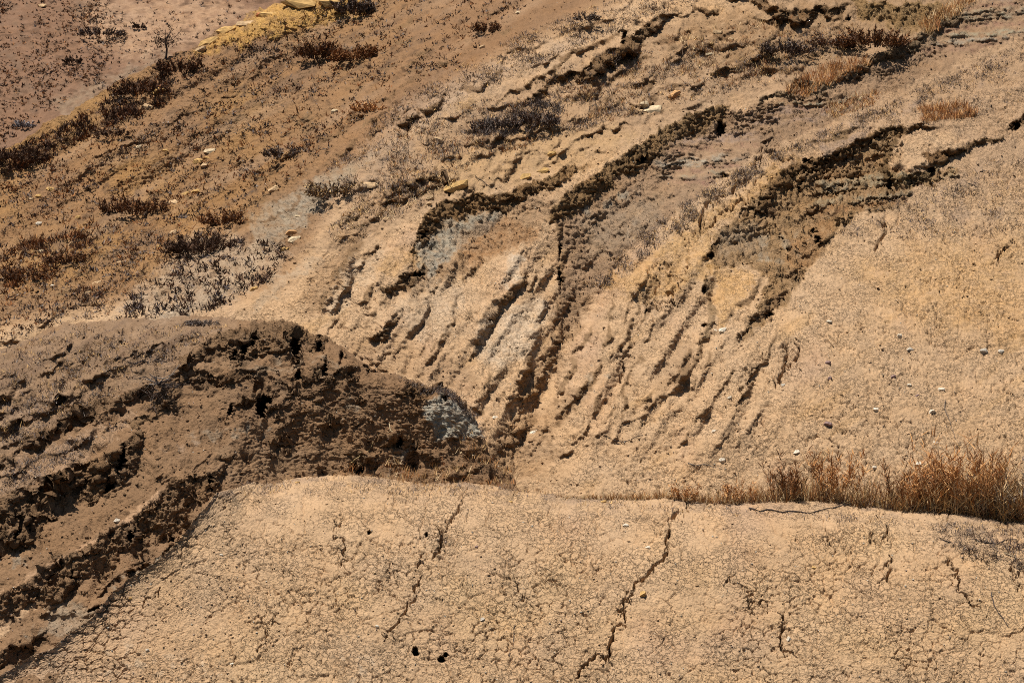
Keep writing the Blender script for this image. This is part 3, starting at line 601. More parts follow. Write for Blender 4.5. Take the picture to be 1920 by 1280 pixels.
B.region([(-60, 1170), (60, 1080), (200, 995), (290, 925), (330, 905), (300, 925), (245, 975), (165, 1022), (90, 1056), (-60, 1150)], (.35, .215, .122), 1., soft=6, rough=.06, nz=6, set_=True, patchy=0)
B.region([(-60, 1230), (60, 1120), (70, 1130), (-20, 1210)], (.36, .23, .13), 1., soft=6, rough=.08, set_=True, patchy=0)
B.region([(360, 640), (440, 620), (480, 685), (420, 696), (300, 722), (330, 690)], (.23, .14, .076), .8, soft=8, rough=.5)
B.region([(400, 840), (520, 830), (640, 850), (640, 890), (420, 895)], (.21, .128, .07), .8, soft=12, rough=.4)
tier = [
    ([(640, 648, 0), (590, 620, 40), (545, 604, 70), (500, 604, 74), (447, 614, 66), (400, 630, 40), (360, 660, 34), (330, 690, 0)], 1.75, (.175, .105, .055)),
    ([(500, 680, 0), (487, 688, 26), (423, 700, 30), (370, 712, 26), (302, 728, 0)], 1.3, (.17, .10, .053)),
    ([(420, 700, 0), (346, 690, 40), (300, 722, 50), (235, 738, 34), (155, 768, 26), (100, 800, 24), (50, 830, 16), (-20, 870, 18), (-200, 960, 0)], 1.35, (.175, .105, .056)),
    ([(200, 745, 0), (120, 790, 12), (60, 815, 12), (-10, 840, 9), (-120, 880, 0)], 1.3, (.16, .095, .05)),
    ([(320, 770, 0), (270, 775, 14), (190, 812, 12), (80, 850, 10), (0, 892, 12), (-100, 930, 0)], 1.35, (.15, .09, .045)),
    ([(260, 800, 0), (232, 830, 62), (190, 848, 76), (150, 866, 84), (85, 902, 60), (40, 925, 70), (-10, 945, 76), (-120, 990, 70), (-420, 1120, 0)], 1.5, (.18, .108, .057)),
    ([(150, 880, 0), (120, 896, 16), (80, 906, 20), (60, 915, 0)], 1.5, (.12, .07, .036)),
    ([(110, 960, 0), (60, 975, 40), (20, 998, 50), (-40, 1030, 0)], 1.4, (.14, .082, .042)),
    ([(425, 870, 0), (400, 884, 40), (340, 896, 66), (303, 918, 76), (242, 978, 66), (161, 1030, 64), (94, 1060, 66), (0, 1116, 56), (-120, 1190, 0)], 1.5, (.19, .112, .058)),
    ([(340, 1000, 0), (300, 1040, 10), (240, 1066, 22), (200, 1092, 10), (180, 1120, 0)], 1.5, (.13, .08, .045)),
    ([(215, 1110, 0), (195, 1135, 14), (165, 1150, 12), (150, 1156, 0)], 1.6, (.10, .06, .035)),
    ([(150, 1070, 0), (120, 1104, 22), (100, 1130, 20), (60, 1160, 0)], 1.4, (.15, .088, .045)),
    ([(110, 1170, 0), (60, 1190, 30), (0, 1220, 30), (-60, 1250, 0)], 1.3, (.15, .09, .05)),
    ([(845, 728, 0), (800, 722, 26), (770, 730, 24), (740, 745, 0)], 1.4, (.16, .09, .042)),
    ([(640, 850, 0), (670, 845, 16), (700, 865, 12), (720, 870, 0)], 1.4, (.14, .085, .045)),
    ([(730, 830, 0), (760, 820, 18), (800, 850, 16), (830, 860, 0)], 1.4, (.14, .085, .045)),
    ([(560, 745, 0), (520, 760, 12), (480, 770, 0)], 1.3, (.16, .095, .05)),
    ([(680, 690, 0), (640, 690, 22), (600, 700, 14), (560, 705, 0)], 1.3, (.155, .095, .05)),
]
ledges(B, [(-20, 680), (120, 610), (430, 605), (340, 670), (150, 750), (-20, 840)], 70, (40, 170), (3, 9), 27, 11, colour=(.16, .098, .054), k=.6, q=1.9)
ledges(B, [(400, 700), (640, 690), (900, 820), (900, 900), (420, 900)], 70, (14, 60), (4, 10), 14, 12, colour=(.15, .088, .044), k=.6)
ledges(B, [(-20, 900), (240, 800), (400, 880), (300, 1050), (60, 1180), (-20, 1240)], 16, (20, 70), (3, 8), 32, 13, colour=(.14, .08, .04), k=.6)
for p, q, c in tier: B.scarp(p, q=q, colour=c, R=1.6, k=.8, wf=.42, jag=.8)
for poly, c, k, sp in [
    ([(790, 762), (832, 734), (852, 750), (890, 780), (912, 800), (912, 822), (870, 818), (838, 825), (812, 800), (795, 780)], (.35, .32, .255), .95, 0),
    ([(810, 790), (845, 790), (845, 820), (825, 822)], (.32, .30, .24), .8, 0), ([(730, 870), (765, 830), (770, 850), (760, 890), (730, 890)], 'grey', .6, 14), ([(650, 860), (690, 850), (690, 870), (655, 880)], 'grey', .5, 14),
    ([(510, 665), (560, 655), (620, 665), (660, 690), (650, 710), (590, 695), (540, 690)], 'gravel', .75, 20), ([(640, 735), (670, 735), (670, 770), (650, 770)], 'grey', .6, 14), ([(460, 790), (500, 775), (525, 800), (490, 815), (440, 805)], 'grey', .6, 16),
    ([(350, 815), (400, 800), (460, 795), (470, 820), (400, 835), (350, 830)], 'gravel', .75, 20), ([(300, 840), (370, 815), (390, 830), (330, 860)], (.30, .2, .13), .7, 20), ([(520, 790), (640, 730), (760, 800), (800, 860), (600, 880), (500, 860)], (.215, .13, .07), .8, 40),
    ([(190, 1110), (260, 1060), (340, 1010), (350, 1020), (300, 1055), (240, 1090), (200, 1120)], 'grey', .75, 16), ([(95, 1130), (150, 1125), (190, 1155), (120, 1200), (80, 1180)], 'gravel', .8, 0), ([(40, 1180), (80, 1170), (75, 1190), (45, 1200)], 'grey', .6, 14), ([(10, 1040), (60, 1025), (60, 1050), (20, 1070)], 'grey', .5, 16),
    ([(640, 880), (760, 870), (960, 890), (960, 920), (640, 910)], 'rust', .35, 30), ([(430, 690), (490, 680), (560, 690), (480, 700)], 'gravel', .6, 0), ([(400, 840), (520, 830), (540, 880), (420, 890)], (.21, .128, .07), .8, 0)]:
    B.region(poly, c, k, soft=8, nz=8, speck=sp)
B.rough += .42*sst(380, 470, U)*sst(640, 720, V)*sst(-.5, .2, fbm(U/50, V/30, 3, 119))
for h in [(555, 650, 7, 30, .7, 4), (640, 668, 3, 20, .35, 8), (690, 690, 3, 14, .3, -8), (610, 690, 3, 16, .3, 6), (560, 702, 4, 16, .5, -6), (490, 764, 11, 24, .8, 8), (502, 750, 9, 8, .6, -20), (458, 655, 4, 22, .4, 12), (474, 640, 4, 18, .4, 14), (226, 868, 7, 34, .7, 8), (205, 915, 18, 7, .5, -24), (432, 770, 4, 16, .4, 12), (100, 902, 16, 5, .5, -8), (30, 1000, 5, 14, .4, 8), (245, 1005, 5, 12, .4, 0), (404, 938, 5, 8, .35, -20), (395, 905, 4, 18, .35, -6), (135, 1078, 4, 12, .35, 0), (180, 1140, 16, 4, .5, -22), (750, 830, 7, 14, .5, 10), (835, 745, 9, 6, .4, 0), (440, 665, 3, 16, .35, 8), (600, 640, 3, 22, .4, 6), (322, 1018, 3, 14, .4, 2), (675, 880, 14, 7, .5, -30), ]:
    B.hole(*h)
B.relief(clod=.040, small=.016, big=.05, crack=.015, cell=.07, groove=.11)
B.build(back=(.12, -.05, -.03, 10), down=(-.3, -.6, 4))

# ------------------------------------------------------------------ foreground slope of cracked clay
ftop = wiggle_line([(-460, 1500), (-60, 1295), (0, 1266), (100, 1214), (175, 1156), (240, 1085), (330, 1018), (368, 968), (405, 924), (480, 902), (580, 893), (700, 893), (880, 904), (960, 918), (1080, 930), (1300, 940), (1600, 946), (1760, 958), (1920, 976), (2400, 1030)], .02, 8)
fore = Sheet('cracked_clay_slope', columns(-12, 1932, 1.45, (-440, -330, -240, -170, -120, -80, -45), (1950, 1980, 2030, 2100, 2200, 2360)), ftop, arr([(-500, 1560), (-60, 1345), (2400, 1320)]), 322)
F = fore; U, V = F.U, F.V
dv = np.maximum(V-F.vt[None], 0)
D = 21.5/(1.0+(V-640)/FPX)+.75*np.exp(-dv/30.)*sst(400, 520, U)+.35*np.exp(-dv/110.)*sst(400, 520, U)-.12*np.exp(-dv/25.)*sst(430, 380, U)
F.base(D, 'tan')
F.paint(sst(0, .6, fbm(U/170, V/130, 3, 125)), 'pink', .6)
F.paint(sst(-.1, .5, fbm(U/260, V/200, 3, 127))*sst(700, 1000, V), (.44, .285, .145), .5)
F.paint(sst(500, 100, U)*sst(1050, 1150, V), 'pink', .5)
F.paint(np.exp(-dv/22.)*sst(-.2, .5, n2(U/40, V/12, 128)), 'thatch', .7)
F.paint(np.exp(-((U-1860)/90.)**2-((V-1005)/26.)**2)*sst(-.3, .4, n2(U/14, V/7, 129)), 'litter', .8)
F.rough += .06*sst(-.2, .5, fbm(U/90, V/80, 3, 131))+.08*sst(700, 300, U)
for poly, c in [([(180, 1220), (280, 1200), (300, 1250), (200, 1270)], 'pale'), ([(280, 1250), (340, 1220), (420, 1260), (300, 1285)], 'pale'), ([(380, 1240), (420, 1230), (410, 1260)], 'pale'), ([(400, 920), (470, 910), (480, 950), (420, 960)], 'gravel'), ([(630, 1220), (700, 1230), (690, 1280), (640, 1280)], 'pale'), ([(140, 1160), (190, 1140), (190, 1170)], 'gravel')]:
    F.region(poly, c, .5, soft=20, speck=20)
for k in [
    [(873, 922, 2), (862, 945, 5), (850, 962, 5), (846, 975, 2)], [(846, 972, 1), (820, 998, 6), (815, 1040, 6), (812, 1046, 2)], [(790, 1040, 4), (783, 1060, 4)], [(786, 1088, 4), (782, 1115, 5), (765, 1130, 3), (750, 1155, 3), (735, 1178, 4), (722, 1200, 2)],
    [(1288, 943, 3), (1272, 958, 7), (1250, 975, 5), (1254, 1000, 6), (1246, 1040, 7), (1228, 1058, 6), (1210, 1080, 7), (1190, 1098, 5), (1168, 1130, 4), (1160, 1146, 7), (1172, 1160, 4)], [(1172, 1172, 4), (1150, 1186, 7), (1142, 1214, 8), (1118, 1226, 6), (1094, 1246, 6), (1082, 1270, 4)],
    [(1655, 978, 3), (1664, 994, 4), (1672, 1020, 3)], [(1668, 1040, 3), (1674, 1070, 4), (1670, 1095, 5)], [(1548, 990, 2), (1552, 1012, 4), (1565, 1028, 2)], [(1780, 1040, 2), (1800, 1090, 4), (1818, 1126, 4), (1840, 1140, 1)], [(1904, 1050, 3), (1912, 1080, 5), (1908, 1105, 3)], [(1462, 1150, 2), (1470, 1180, 5), (1464, 1200, 6), (1475, 1220, 4), (1490, 1228, 2)], [(1630, 990, 2), (1634, 1026, 3)],
    [(975, 1080, 1), (972, 1105, 3), (980, 1120, 1)], [(1340, 1080, 1), (1400, 1100, 2), (1440, 1140, 1)], [(640, 960, 1), (625, 1010, 2), (640, 1060, 1)], [(520, 1150, 1), (500, 1200, 2), (470, 1240, 1)], [(300, 1100, 1), (270, 1130, 3), (268, 1140, 1)]]:
    F.crack(k, .2, .24, .72)
for h in [(778, 1221, 7, 10, .35, 0), (828, 1236, 8, 7, .3, -20), (836, 1228, 4, 6, .25, 0), (800, 1002, 3, 4, .2, 0), (692, 998, 4, 4, .2, 0)]: F.hole(*h)
F.relief(clod=.05, small=.012, big=.035, crack=.030, cell=.105)
F.build(back=(.16, -.03, -.022, 10), down=(-.6, -.5, 5))

# ------------------------------------------------------------------ loose clods and grit (uncountable)
def lumps(name, P, size, colr, label, rs, squash=.7):
    n = len(P)
    base = np.array([(1, 0, 0), (0, 1, 0), (-1, 0, 0), (0, -1, 0), (0, 0, 1), (0, 0, -1)], np.float32)
    tri = np.array([(0, 1, 4), (1, 2, 4), (2, 3, 4), (3, 0, 4), (1, 0, 5), (2, 1, 5), (3, 2, 5), (0, 3, 5)], np.int32)
    a = rs.rand(n)*6.283; ca, sa = np.cos(a), np.sin(a)
    v = base[None]*(1+.45*(rs.rand(n, 6, 3)-.5)*2)+(rs.rand(n, 6, 3)-.5)*.5
    v = v*(size[:, None, None]*np.array([1, .8, squash]))
    x = v[..., 0]*ca[:, None]-v[..., 1]*sa[:, None]; y = v[..., 0]*sa[:, None]+v[..., 1]*ca[:, None]
    v = np.stack([x, y, v[..., 2]], -1)+P[:, None]
    f = tri[None]+6*np.arange(n)[:, None, None]
    o = mesh_np(name, v.reshape(-1, 3), f.reshape(-1, 3), SOIL, {'soil': np.repeat(colr, 6, 0), 'rough': np.full(n*6, .3)}, smooth=False)
    o['kind'] = 'stuff'; o['label'] = label; o['category'] = 'clods'
    return o
def scatter(sheet, n, rs, wfun=None, u=(0, 1920)):
    """random surface points weighted by the ground's roughness"""
    W = (sheet.rough+.04 if wfun is None else wfun(sheet)).astype(np.float64).copy()
    W *= (sheet.U > u[0]-15) & (sheet.U < u[1]+15) & (sheet.V < 1295) & (sheet.V > -20)
    W *= (sheet.vb-sheet.vt)[None]
    c = np.cumsum(W.ravel()); i = np.searchsorted(c, rs.rand(n)*c[-1])
    return sheet.P.reshape(-1, 3)[i], sheet.N.reshape(-1, 3)[i], sheet.c.reshape(-1, 3)[i], sheet.U.ravel()[i], sheet.V.ravel()[i]
rs = np.random.RandomState(21)
cl = []
for sh, n in ((main, 9000), (spur, 5500), (fore, 1800)):
    P, N, c, _, _ = scatter(sh, n, rs)
    size = .006+.020*rs.rand(n)**3
    if sh is fore: size *= .7
    cl.append((P+N*(size*.2)[:, None], size, c*(.8+.5*rs.rand(n, 1))))
lumps('loose_clods', *[np.concatenate([k[i] for k in cl]) for i in range(3)], 'small loose brown clods strewn over the broken ground', rs)
cl = []
for sh, n in ((main, 2200), (fore, 700), (spur, 500)):
    P, N, c, _, _ = scatter(sh, n, rs, lambda s_: np.ones_like(s_.U))
    size = .004+.009*rs.rand(n)**2
    cl.append((P+N*(size*.3)[:, None], size, np.array([(.5, .45, .36), (.42, .40, .34), (.5, .36, .2), (.34, .25, .2)])[rs.randint(0, 4, n)]*(.8+.4*rs.rand(n, 1))))
g = lumps('grit', *[np.concatenate([k[i] for k in cl]) for i in range(3)], 'fine pale grit and stone chips scattered over the slopes', rs); g['category'] = 'grit'

# ------------------------------------------------------------------ plants
PLANT, n_, b_ = new_mat('dry_plant')
pa = n_.nodes.new('ShaderNodeAttribute'); pa.attribute_name = 'tint'
pn = n_.nodes.new('ShaderNodeTexNoise'); pn.inputs['Scale'].default_value = 30; pn.inputs['Detail'].default_value = 3
pm = n_.nodes.new('ShaderNodeMapRange'); pm.inputs[3].default_value = .7; pm.inputs[4].default_value = 1.3
ps = n_.nodes.new('ShaderNodeVectorMath'); ps.operation = 'SCALE'
n_.links.new(pn.outputs[0], pm.inputs[0]); n_.links.new(pa.outputs['Color'], ps.inputs[0]); n_.links.new(pm.outputs[0], ps.inputs[3]); n_.links.new(ps.outputs[0], b_.inputs['Base Color'])
def blades(P, L, wd, lean, cb, ct, rs, bend=.25):
    """bent two-piece blades: arrays of verts (5 per blade), tris (3 per blade), tints"""
    n = len(P); a = rs.rand(n)*6.283; t = lean*np.sqrt(rs.rand(n)); 
    d = np.stack([np.cos(a)*np.sin(t), np.sin(a)*np.sin(t), np.cos(t)], -1)
    b2 = rs.rand(n)*6.283; side = np.stack([np.cos(b2), np.sin(b2), np.zeros(n)], -1)*(wd*.5)[:, None]
    m = P+d*(L*.55)[:, None]
    d2 = d+np.stack([np.cos(a), np.sin(a), -.3*np.ones(n)], -1)*(bend*rs.rand(n))[:, None]
    tip = m+d2*(L*.45)[:, None]
    v = np.stack([P-side, P+side, m-side*.7, m+side*.7, tip], 1)
    f = np.array([(0, 1, 3), (0, 3, 2), (2, 3, 4)])[None]+5*np.arange(n)[:, None, None]
    c = np.stack([cb, cb, (cb+ct)/2, (cb+ct)/2, ct], 1)
    return v.reshape(-1, 3), f.reshape(-1, 3), c.reshape(-1, 3)
def join(parts):
    V_, F_, C_ = [], [], []; k = 0
    for v, f, c in parts: V_.append(v); F_.append(f+k); C_.append(c); k += len(v)
    return np.concatenate(V_), np.concatenate(F_), np.concatenate(C_)
def pick(cols, n, rs, var=.3):
    cols = np.array(cols); return cols[rs.randint(0, len(cols), n)]*(1-var/2+var*rs.rand(n, 1))
DARK = [(.06, .036, .025), (.08, .045, .028), (.11, .06, .036)]
RUST = [(.24, .10, .036), (.17, .068, .026), (.30, .145, .055), (.11, .048, .022)]
GREY = [(.13, .10, .085), (.18, .145, .12), (.09, .07, .065)]
STRAW = [(.62, .42, .2), (.50, .31, .13), (.7, .52, .3)]
ORANGE = [(.50, .24, .085), (.38, .165, .06), (.58, .33, .14), (.26, .11, .045)]

def plant_mesh(name, parts, parent=None):
    v, f, c = join(parts); return mesh_np(name, v, f, PLANT, {'tint': c}, parent=parent, smooth=False)
def inpoly(poly, n, rs):
    P = np.array(poly, float); out = []
    lo, hi = P.min(0), P.max(0)
    while sum(map(len, out)) < n:
        q = lo+(hi-lo)*rs.rand(n*3, 2); ins = np.zeros(len(q), bool)
        for a, b in zip(P, np.roll(P, -1, 0)):
            if a[1] == b[1]: continue
            ins ^= ((a[1] > q[:, 1]) != (b[1] > q[:, 1])) & (q[:, 0] < (b[0]-a[0])*(q[:, 1]-a[1])/(b[1]-a[1])+a[0])
        out.append(q[ins])
    return np.concatenate(out)[:n]
def patch(sheet, poly, n, L, cols, rs, tuft=6, lean=.9, wd=(.006, .014), clump=0., tips=None):
    """n tufts of short blades on a traced patch of ground"""
    q = inpoly(poly, n*(5 if clump else 1), rs)
    if clump:
        w_ = fbm(q[:, 0]/clump, q[:, 1]/clump*1.6, 3, 141); q = q[np.argsort(-w_+.35*rs.normal(size=len(w_)))][:n]
    P, N = sheet.at_many(q[:, 0], q[:, 1])
    P = np.repeat(P, tuft, 0)+rs.normal(size=(n*tuft, 3))*np.array([.025, .025, .004]); m = n*tuft
    sc = np.repeat(.5+rs.rand(n), tuft)
    cb = np.repeat(pick(cols, n, rs, .5), tuft, 0)*(.8+.4*rs.rand(m, 1)); ct = cb*1.15 if tips is None else np.repeat(pick(tips, n, rs), tuft, 0)
    return blades(P-N.repeat(tuft, 0)*.004, (L[0]+(L[1]-L[0])*rs.rand(m))*sc, wd[0]+(wd[1]-wd[0])*rs.rand(m), lean, cb, ct, rs)
def stuff(name, parts, label, cat):
    o = plant_mesh(name, parts); o['kind'] = 'stuff'; o['label'] = label; o['category'] = cat; return o
rs = np.random.RandomState(33)
golden = [(0, 300), (130, 225), (320, 115), (470, 60), (640, 0), (1000, 0), (860, 120), (700, 200), (600, 300), (480, 390), (330, 480), (120, 590), (0, 640)]
stuff('dry_scrub', [patch(main, golden, 3600, (.02, .07), DARK+GREY+RUST[1:2], rs, 6, 1.55, (.016, .034), 60),
                    patch(main, golden, 1200, (.03, .10), RUST, rs, 6, 1.3, (.012, .024), 80),
                    patch(main, [(200, 600), (300, 500), (370, 435), (440, 440), (560, 470), (500, 530), (420, 575), (330, 592)], 620, (.03, .10), DARK+GREY[2:], rs, 7, 1.5, (.014, .028), 30),
                    patch(main, [(0, 300), (60, 265), (160, 215), (210, 180), (330, 120), (300, 200), (160, 260), (80, 310), (0, 330)], 700, (.05, .14), DARK+RUST[1:2], rs, 7, 1.1, (.014, .028), 40),
                    patch(main, [(0, 480), (60, 450), (150, 440), (180, 455), (90, 520), (0, 560)], 350, (.05, .12), DARK+RUST, rs, 7, 1.0, (.012, .024), 40),
                    patch(far, [(-300, -10), (170, -10), (230, 60), (180, 150), (60, 240), (-300, 420)], 6000, (.04, .12), DARK+RUST+GREY[2:], rs, 6, 1.55, (.025, .055), 60),
                    patch(far, [(150, 0), (480, 0), (460, 30), (330, 90), (160, 190), (160, 100)], 450, (.05, .13), DARK+GREY+RUST[1:2], rs, 6, 1.2, (.02, .04), 50)],
      'low dark and rusty scrub speckling the golden upper slope', 'scrub')
strip = [(1090, 535), (1200, 440), (1330, 350), (1420, 300), (1600, 222), (1760, 150), (1930, 80), (1930, 110), (1700, 200), (1500, 285), (1360, 370), (1230, 470), (1140, 540)]
stuff('dead_thatch', [patch(main, strip, 2300, (.03, .08), GREY+STRAW[1:2]+[(.22, .15, .1)], rs, 5, 1.3, (.005, .010), 40),
                      patch(main, [(640, 340), (720, 270), (900, 190), (1100, 110), (1500, 60), (1620, 40), (1560, 130), (1300, 190), (1150, 230), (900, 300), (700, 420)], 3600, (.03, .09), GREY+STRAW[1:2]+RUST[:1]+[(.22, .15, .1)], rs, 5, 1.2, (.006, .012), 60),
                      patch(main, [(860, 250), (1000, 190), (1060, 200), (1040, 240), (940, 260)], 500, (.05, .12), GREY+DARK[:1], rs, 6, 1.1, (.006, .014), 30),
                      patch(main, [(600, 440), (720, 330), (900, 300), (800, 380), (650, 460)], 500, (.03, .08), GREY+STRAW+DARK[:1], rs, 5, 1.2, (.006, .012), 40),
                      patch(main, [(1560, 440), (1690, 350), (1930, 280), (1930, 430), (1700, 450)], 900, (.02, .07), GREY+DARK[1:]+STRAW[1:2], rs, 5, 1.3, (.005, .010), 50),
                      patch(main, [(1620, 230), (1900, 110), (1930, 200), (1720, 245)], 500, (.02, .06), GREY+STRAW[1:2], rs, 5, 1.3, (.005, .010), 50),
                      patch(spur, [(0, 660), (130, 610), (440, 605), (380, 640), (260, 715), (0, 850)], 1500, (.02, .07), GREY+DARK[2:]+STRAW[1:2], rs, 5, 1.3, (.005, .010), 40),
                      patch(spur, [(0, 880), (200, 800), (260, 780), (180, 840), (0, 930)], 300, (.02, .06), GREY, rs, 5, 1.3, (.005, .010), 40),
                      patch(spur, [(740, 708), (845, 733), (905, 797), (915, 818), (880, 775), (830, 742)], 300, (.02, .06), GREY+DARK[2:], rs, 6, 1.1, (.005, .010)),
                      patch(fore, [(430, 905), (580, 897), (900, 909), (1100, 935), (1900, 985), (1900, 1000), (1100, 950), (900, 930), (580, 925), (420, 930)], 700, (.02, .06), GREY+STRAW[1:2], rs, 5, 1.4, (.004, .008), 40),
                      patch(fore, [(1740, 985), (1930, 990), (1930, 1070), (1800, 1040)], 420, (.03, .10), DARK+GREY, rs, 4, 1.45, (.004, .009), 30)],
      'grey flattened dead grass lying along the slope edges', 'dead grass')
stuff('short_dry_grass', [patch(main, [(600, 330), (760, 180), (960, 70), (1150, 0), (1320, 0), (1100, 80), (900, 170), (700, 290)], 2600, (.02, .07), GREY+STRAW[1:2]+[(.22, .15, .1), (.16, .10, .06)], rs, 5, 1.4, (.006, .014), 50), patch(main, [(0, 560), (200, 430), (480, 400), (420, 450), (200, 590), (0, 640)], 1300, (.02, .07), GREY+RUST[1:2]+[(.22, .15, .1), (.16, .10, .06)], rs, 5, 1.4, (.008, .016), 50)], 'short grey brown dry grass on the smooth streaked slopes', 'dry grass')
stuff('rusty_grass', [patch(main, [(1470, 170), (1540, 130), (1600, 110), (1640, 120), (1560, 160), (1500, 185)], 260, (.06, .16), ORANGE, rs, 8, .6, (.005, .01)),
                      patch(main, [(1720, 50), (1800, 5), (1830, 0), (1780, 40), (1740, 70)], 160, (.08, .2), ORANGE+STRAW, rs, 8, .6, (.005, .01)),
                      patch(main, [(1720, 205), (1810, 195), (1830, 220), (1730, 232)], 200, (.05, .14), ORANGE, rs, 8, .6, (.005, .01)),
                      patch(main, [(1540, 200), (1660, 170), (1640, 195), (1560, 225)], 160, (.04, .1), ORANGE+STRAW, rs, 8, .7, (.005, .01)),
                      patch(main, [(1240, 60), (1500, 30), (1460, 150), (1300, 140)], 200, (.04, .1), RUST+STRAW, rs, 7, .8, (.006, .012), 50),
                      patch(spur, [(640, 872), (760, 865), (960, 880), (970, 915), (640, 900)], 80, (.04, .11), ORANGE+STRAW, rs, 8, .6, (.004, .008), 40),
                      patch(spur, [(850, 800), (930, 830), (930, 880), (860, 860)], 36, (.03, .09), ORANGE+STRAW, rs, 8, .8, (.004, .008))],
      'rusty orange dry grass growing in patches on the upper slopes', 'dry grass')

# the strip of dry grass behind the brow of the front slope
def strip_h(u): return np.interp(u, [640, 900, 1060, 1150, 1300, 1420, 1500, 1600, 1700, 1790, 1850, 1920, 2000], [4, 6, 8, 18, 28, 46, 70, 74, 72, 104, 124, 108, 100])
def brow(u, back):
    """points on the brow of the front slope, a way behind its edge"""
    P, N = fore.at_many(u, np.interp(u, fore.cols, fore.vt)+4)
    P = P.copy(); P[:, 1] += back; P[:, 2] -= .01+.055*back+.10*back**2; return P
rs = np.random.RandomState(41)
parts = []
for n, hk, lean, wd, cb, ct in [(3200, (.35, .85), .35, (.004, .009), ORANGE+[(.12, .06, .03)], ORANGE), (4200, (.3, .8), .95, (.003, .007), STRAW+[(.35, .22, .1)], STRAW), (3400, (.15, .5), .8, (.005, .011), DARK+GREY+RUST, RUST+GREY), (1500, (.7, 1.15), .22, (.003, .005), STRAW, STRAW)]:
    u = np.where(rs.rand(n) < .1, 1925+230*rs.rand(n), 1925-(1925-1040)*rs.rand(n)**1.5)
    h = strip_h(u)*21/FPX*np.clip(.85+.55*n2(u/24, u*0+n, 3)+.45*n2(u/8, u*0+n, 6), .25, 1.5)
    P = brow(u, rs.rand(n)**1.3*np.clip(h*2.4, .12, 1.1))
    L = h*(hk[0]+(hk[1]-hk[0])*rs.rand(n))*1.25
    parts.append(blades(P, L, 1.3*(wd[0]+(wd[1]-wd[0])*rs.rand(n)), lean*1.35, pick(cb, n, rs)*.6, pick(ct, n, rs), rs, .6))  # blade bases darkened: shade inside the grass painted into the tint
n = 800; u = 620+440*rs.rand(n); P = brow(u, .25*rs.rand(n)); parts.append(blades(P, (.02+.09*rs.rand(n)**2), np.full(n, .005), .5, pick(ORANGE+STRAW+GREY, n, rs), pick(ORANGE+STRAW, n, rs), rs))
stuff('dry_grass_strip', parts, 'strip of tall orange and straw dry grass behind the brow of the front slope', 'dry grass')

# stalky weeds: stem, side twigs and seed heads
def weed_parts(base, n, spread, H, rs, stemc, headc, heads=14, fan=.45, pw=.01):
    st, hd = [], []
    a = rs.rand(n)*6.283; r = np.sqrt(rs.rand(n))*spread
    P = base+np.stack([np.cos(a)*r, np.sin(a)*r*.7, np.zeros(n)], -1)
    L = H*(.55+.5*rs.rand(n))*(1-.35*(r/spread)**2); t = fan*(.3+rs.rand(n))
    d = np.stack([np.cos(a)*np.sin(t), np.sin(a)*np.sin(t)*.8, np.cos(t)], -1)
    ex = L[:, None]*d
    side = np.stack([-np.sin(a), np.cos(a), 0*a], -1)*(pw*.45)
    m = P+ex*.5; tip = P+ex
    v = np.stack([P-side, P+side, m-side*.8, m+side*.8, tip], 1); f = np.array([(0, 1, 3), (0, 3, 2), (2, 3, 4)])[None]+5*np.arange(n)[:, None, None]
    c = np.repeat(pick(stemc, n, rs)[:, None], 5, 1)
    st.append((v.reshape(-1, 3), f.reshape(-1, 3), c.reshape(-1, 3)))
    k = np.repeat(np.arange(n), heads); s_ = .3+.7*rs.rand(len(k))
    q = P[k]+ex[k]*s_[:, None]+rs.normal(size=(len(k), 3))*.012
    hd.append(blades(q, H*(.07+.15*rs.rand(len(k))), pw*(.7+1.5*rs.rand(len(k))), 1.2, pick(headc, len(k), rs, .5), pick(headc, len(k), rs, .5), rs))
    return st, hd
def plant(name, sheet_or_point, uv, wpx, hpx, n, stemc, headc, label, cat, group=None, heads=14, fan=.5, parts=('stems', 'foliage'), seed=0):
    rs = np.random.RandomState(1000+seed+int(uv[0]))
    P = (sheet_or_point.at(*uv)[0] if isinstance(sheet_or_point, Sheet) else sheet_or_point)
    pxm = P[1]/FPX
    o = bpy.data.objects.new(name, None); C.objects.link(o); o.location = [float(x) for x in P]; o['label'] = label; o['category'] = cat
    o.empty_display_size = .05
    if group: o['group'] = group
    st, hd = weed_parts(np.zeros(3), n, wpx*pxm*.42, hpx*pxm, rs, stemc, headc, heads, fan, pxm*(1.3 if name == 'dry_weed' else 1.7))
    plant_mesh(parts[0], st, o)['kind'] = 'stuff'
    if heads: plant_mesh(parts[1], hd, o)['kind'] = 'stuff'
    return o
G_W = 'dry weeds standing in the grass strip'
for u, back, w_, h_, n, hc, lb in [
    (1815, .35, 130, 120, 70, ORANGE, 'largest bushy orange weed clump, tallest in the grass strip at right'),
    (1740, .2, 50, 84, 22, ORANGE, 'orange weed clump just left of the tallest bush in the grass strip'),
    (1700, .25, 40, 90, 12, RUST, 'rust red seed stalks standing between bushy clumps of the grass strip'),
    (1570, .2, 70, 84, 26, ORANGE, 'feathery orange weed clump near the middle of the grass strip'),
    (1480, .18, 60, 66, 20, RUST, 'dark rust weed clump where the grass strip starts to thicken'),
    (1890, .3, 90, 92, 36, STRAW+GREY, 'greyish straw weed clump at the right end of the grass strip'),
    (1390, .12, 60, 40, 16, ORANGE, 'low orange weed tuft on the thin left part of the grass strip'),
    (1290, .1, 50, 34, 14, ORANGE, 'smallest orange weed tuft near the left end of the grass strip')]:
    plant('dry_weed', brow(np.array([u]), back*.6)[0], (u, 0), w_, h_*1.4, n, STRAW+RUST[:1], hc, lb, 'weed', G_W, 34, .5, ('stalks', 'seed_heads'))
G_S = 'shrubs on the upper slopes'
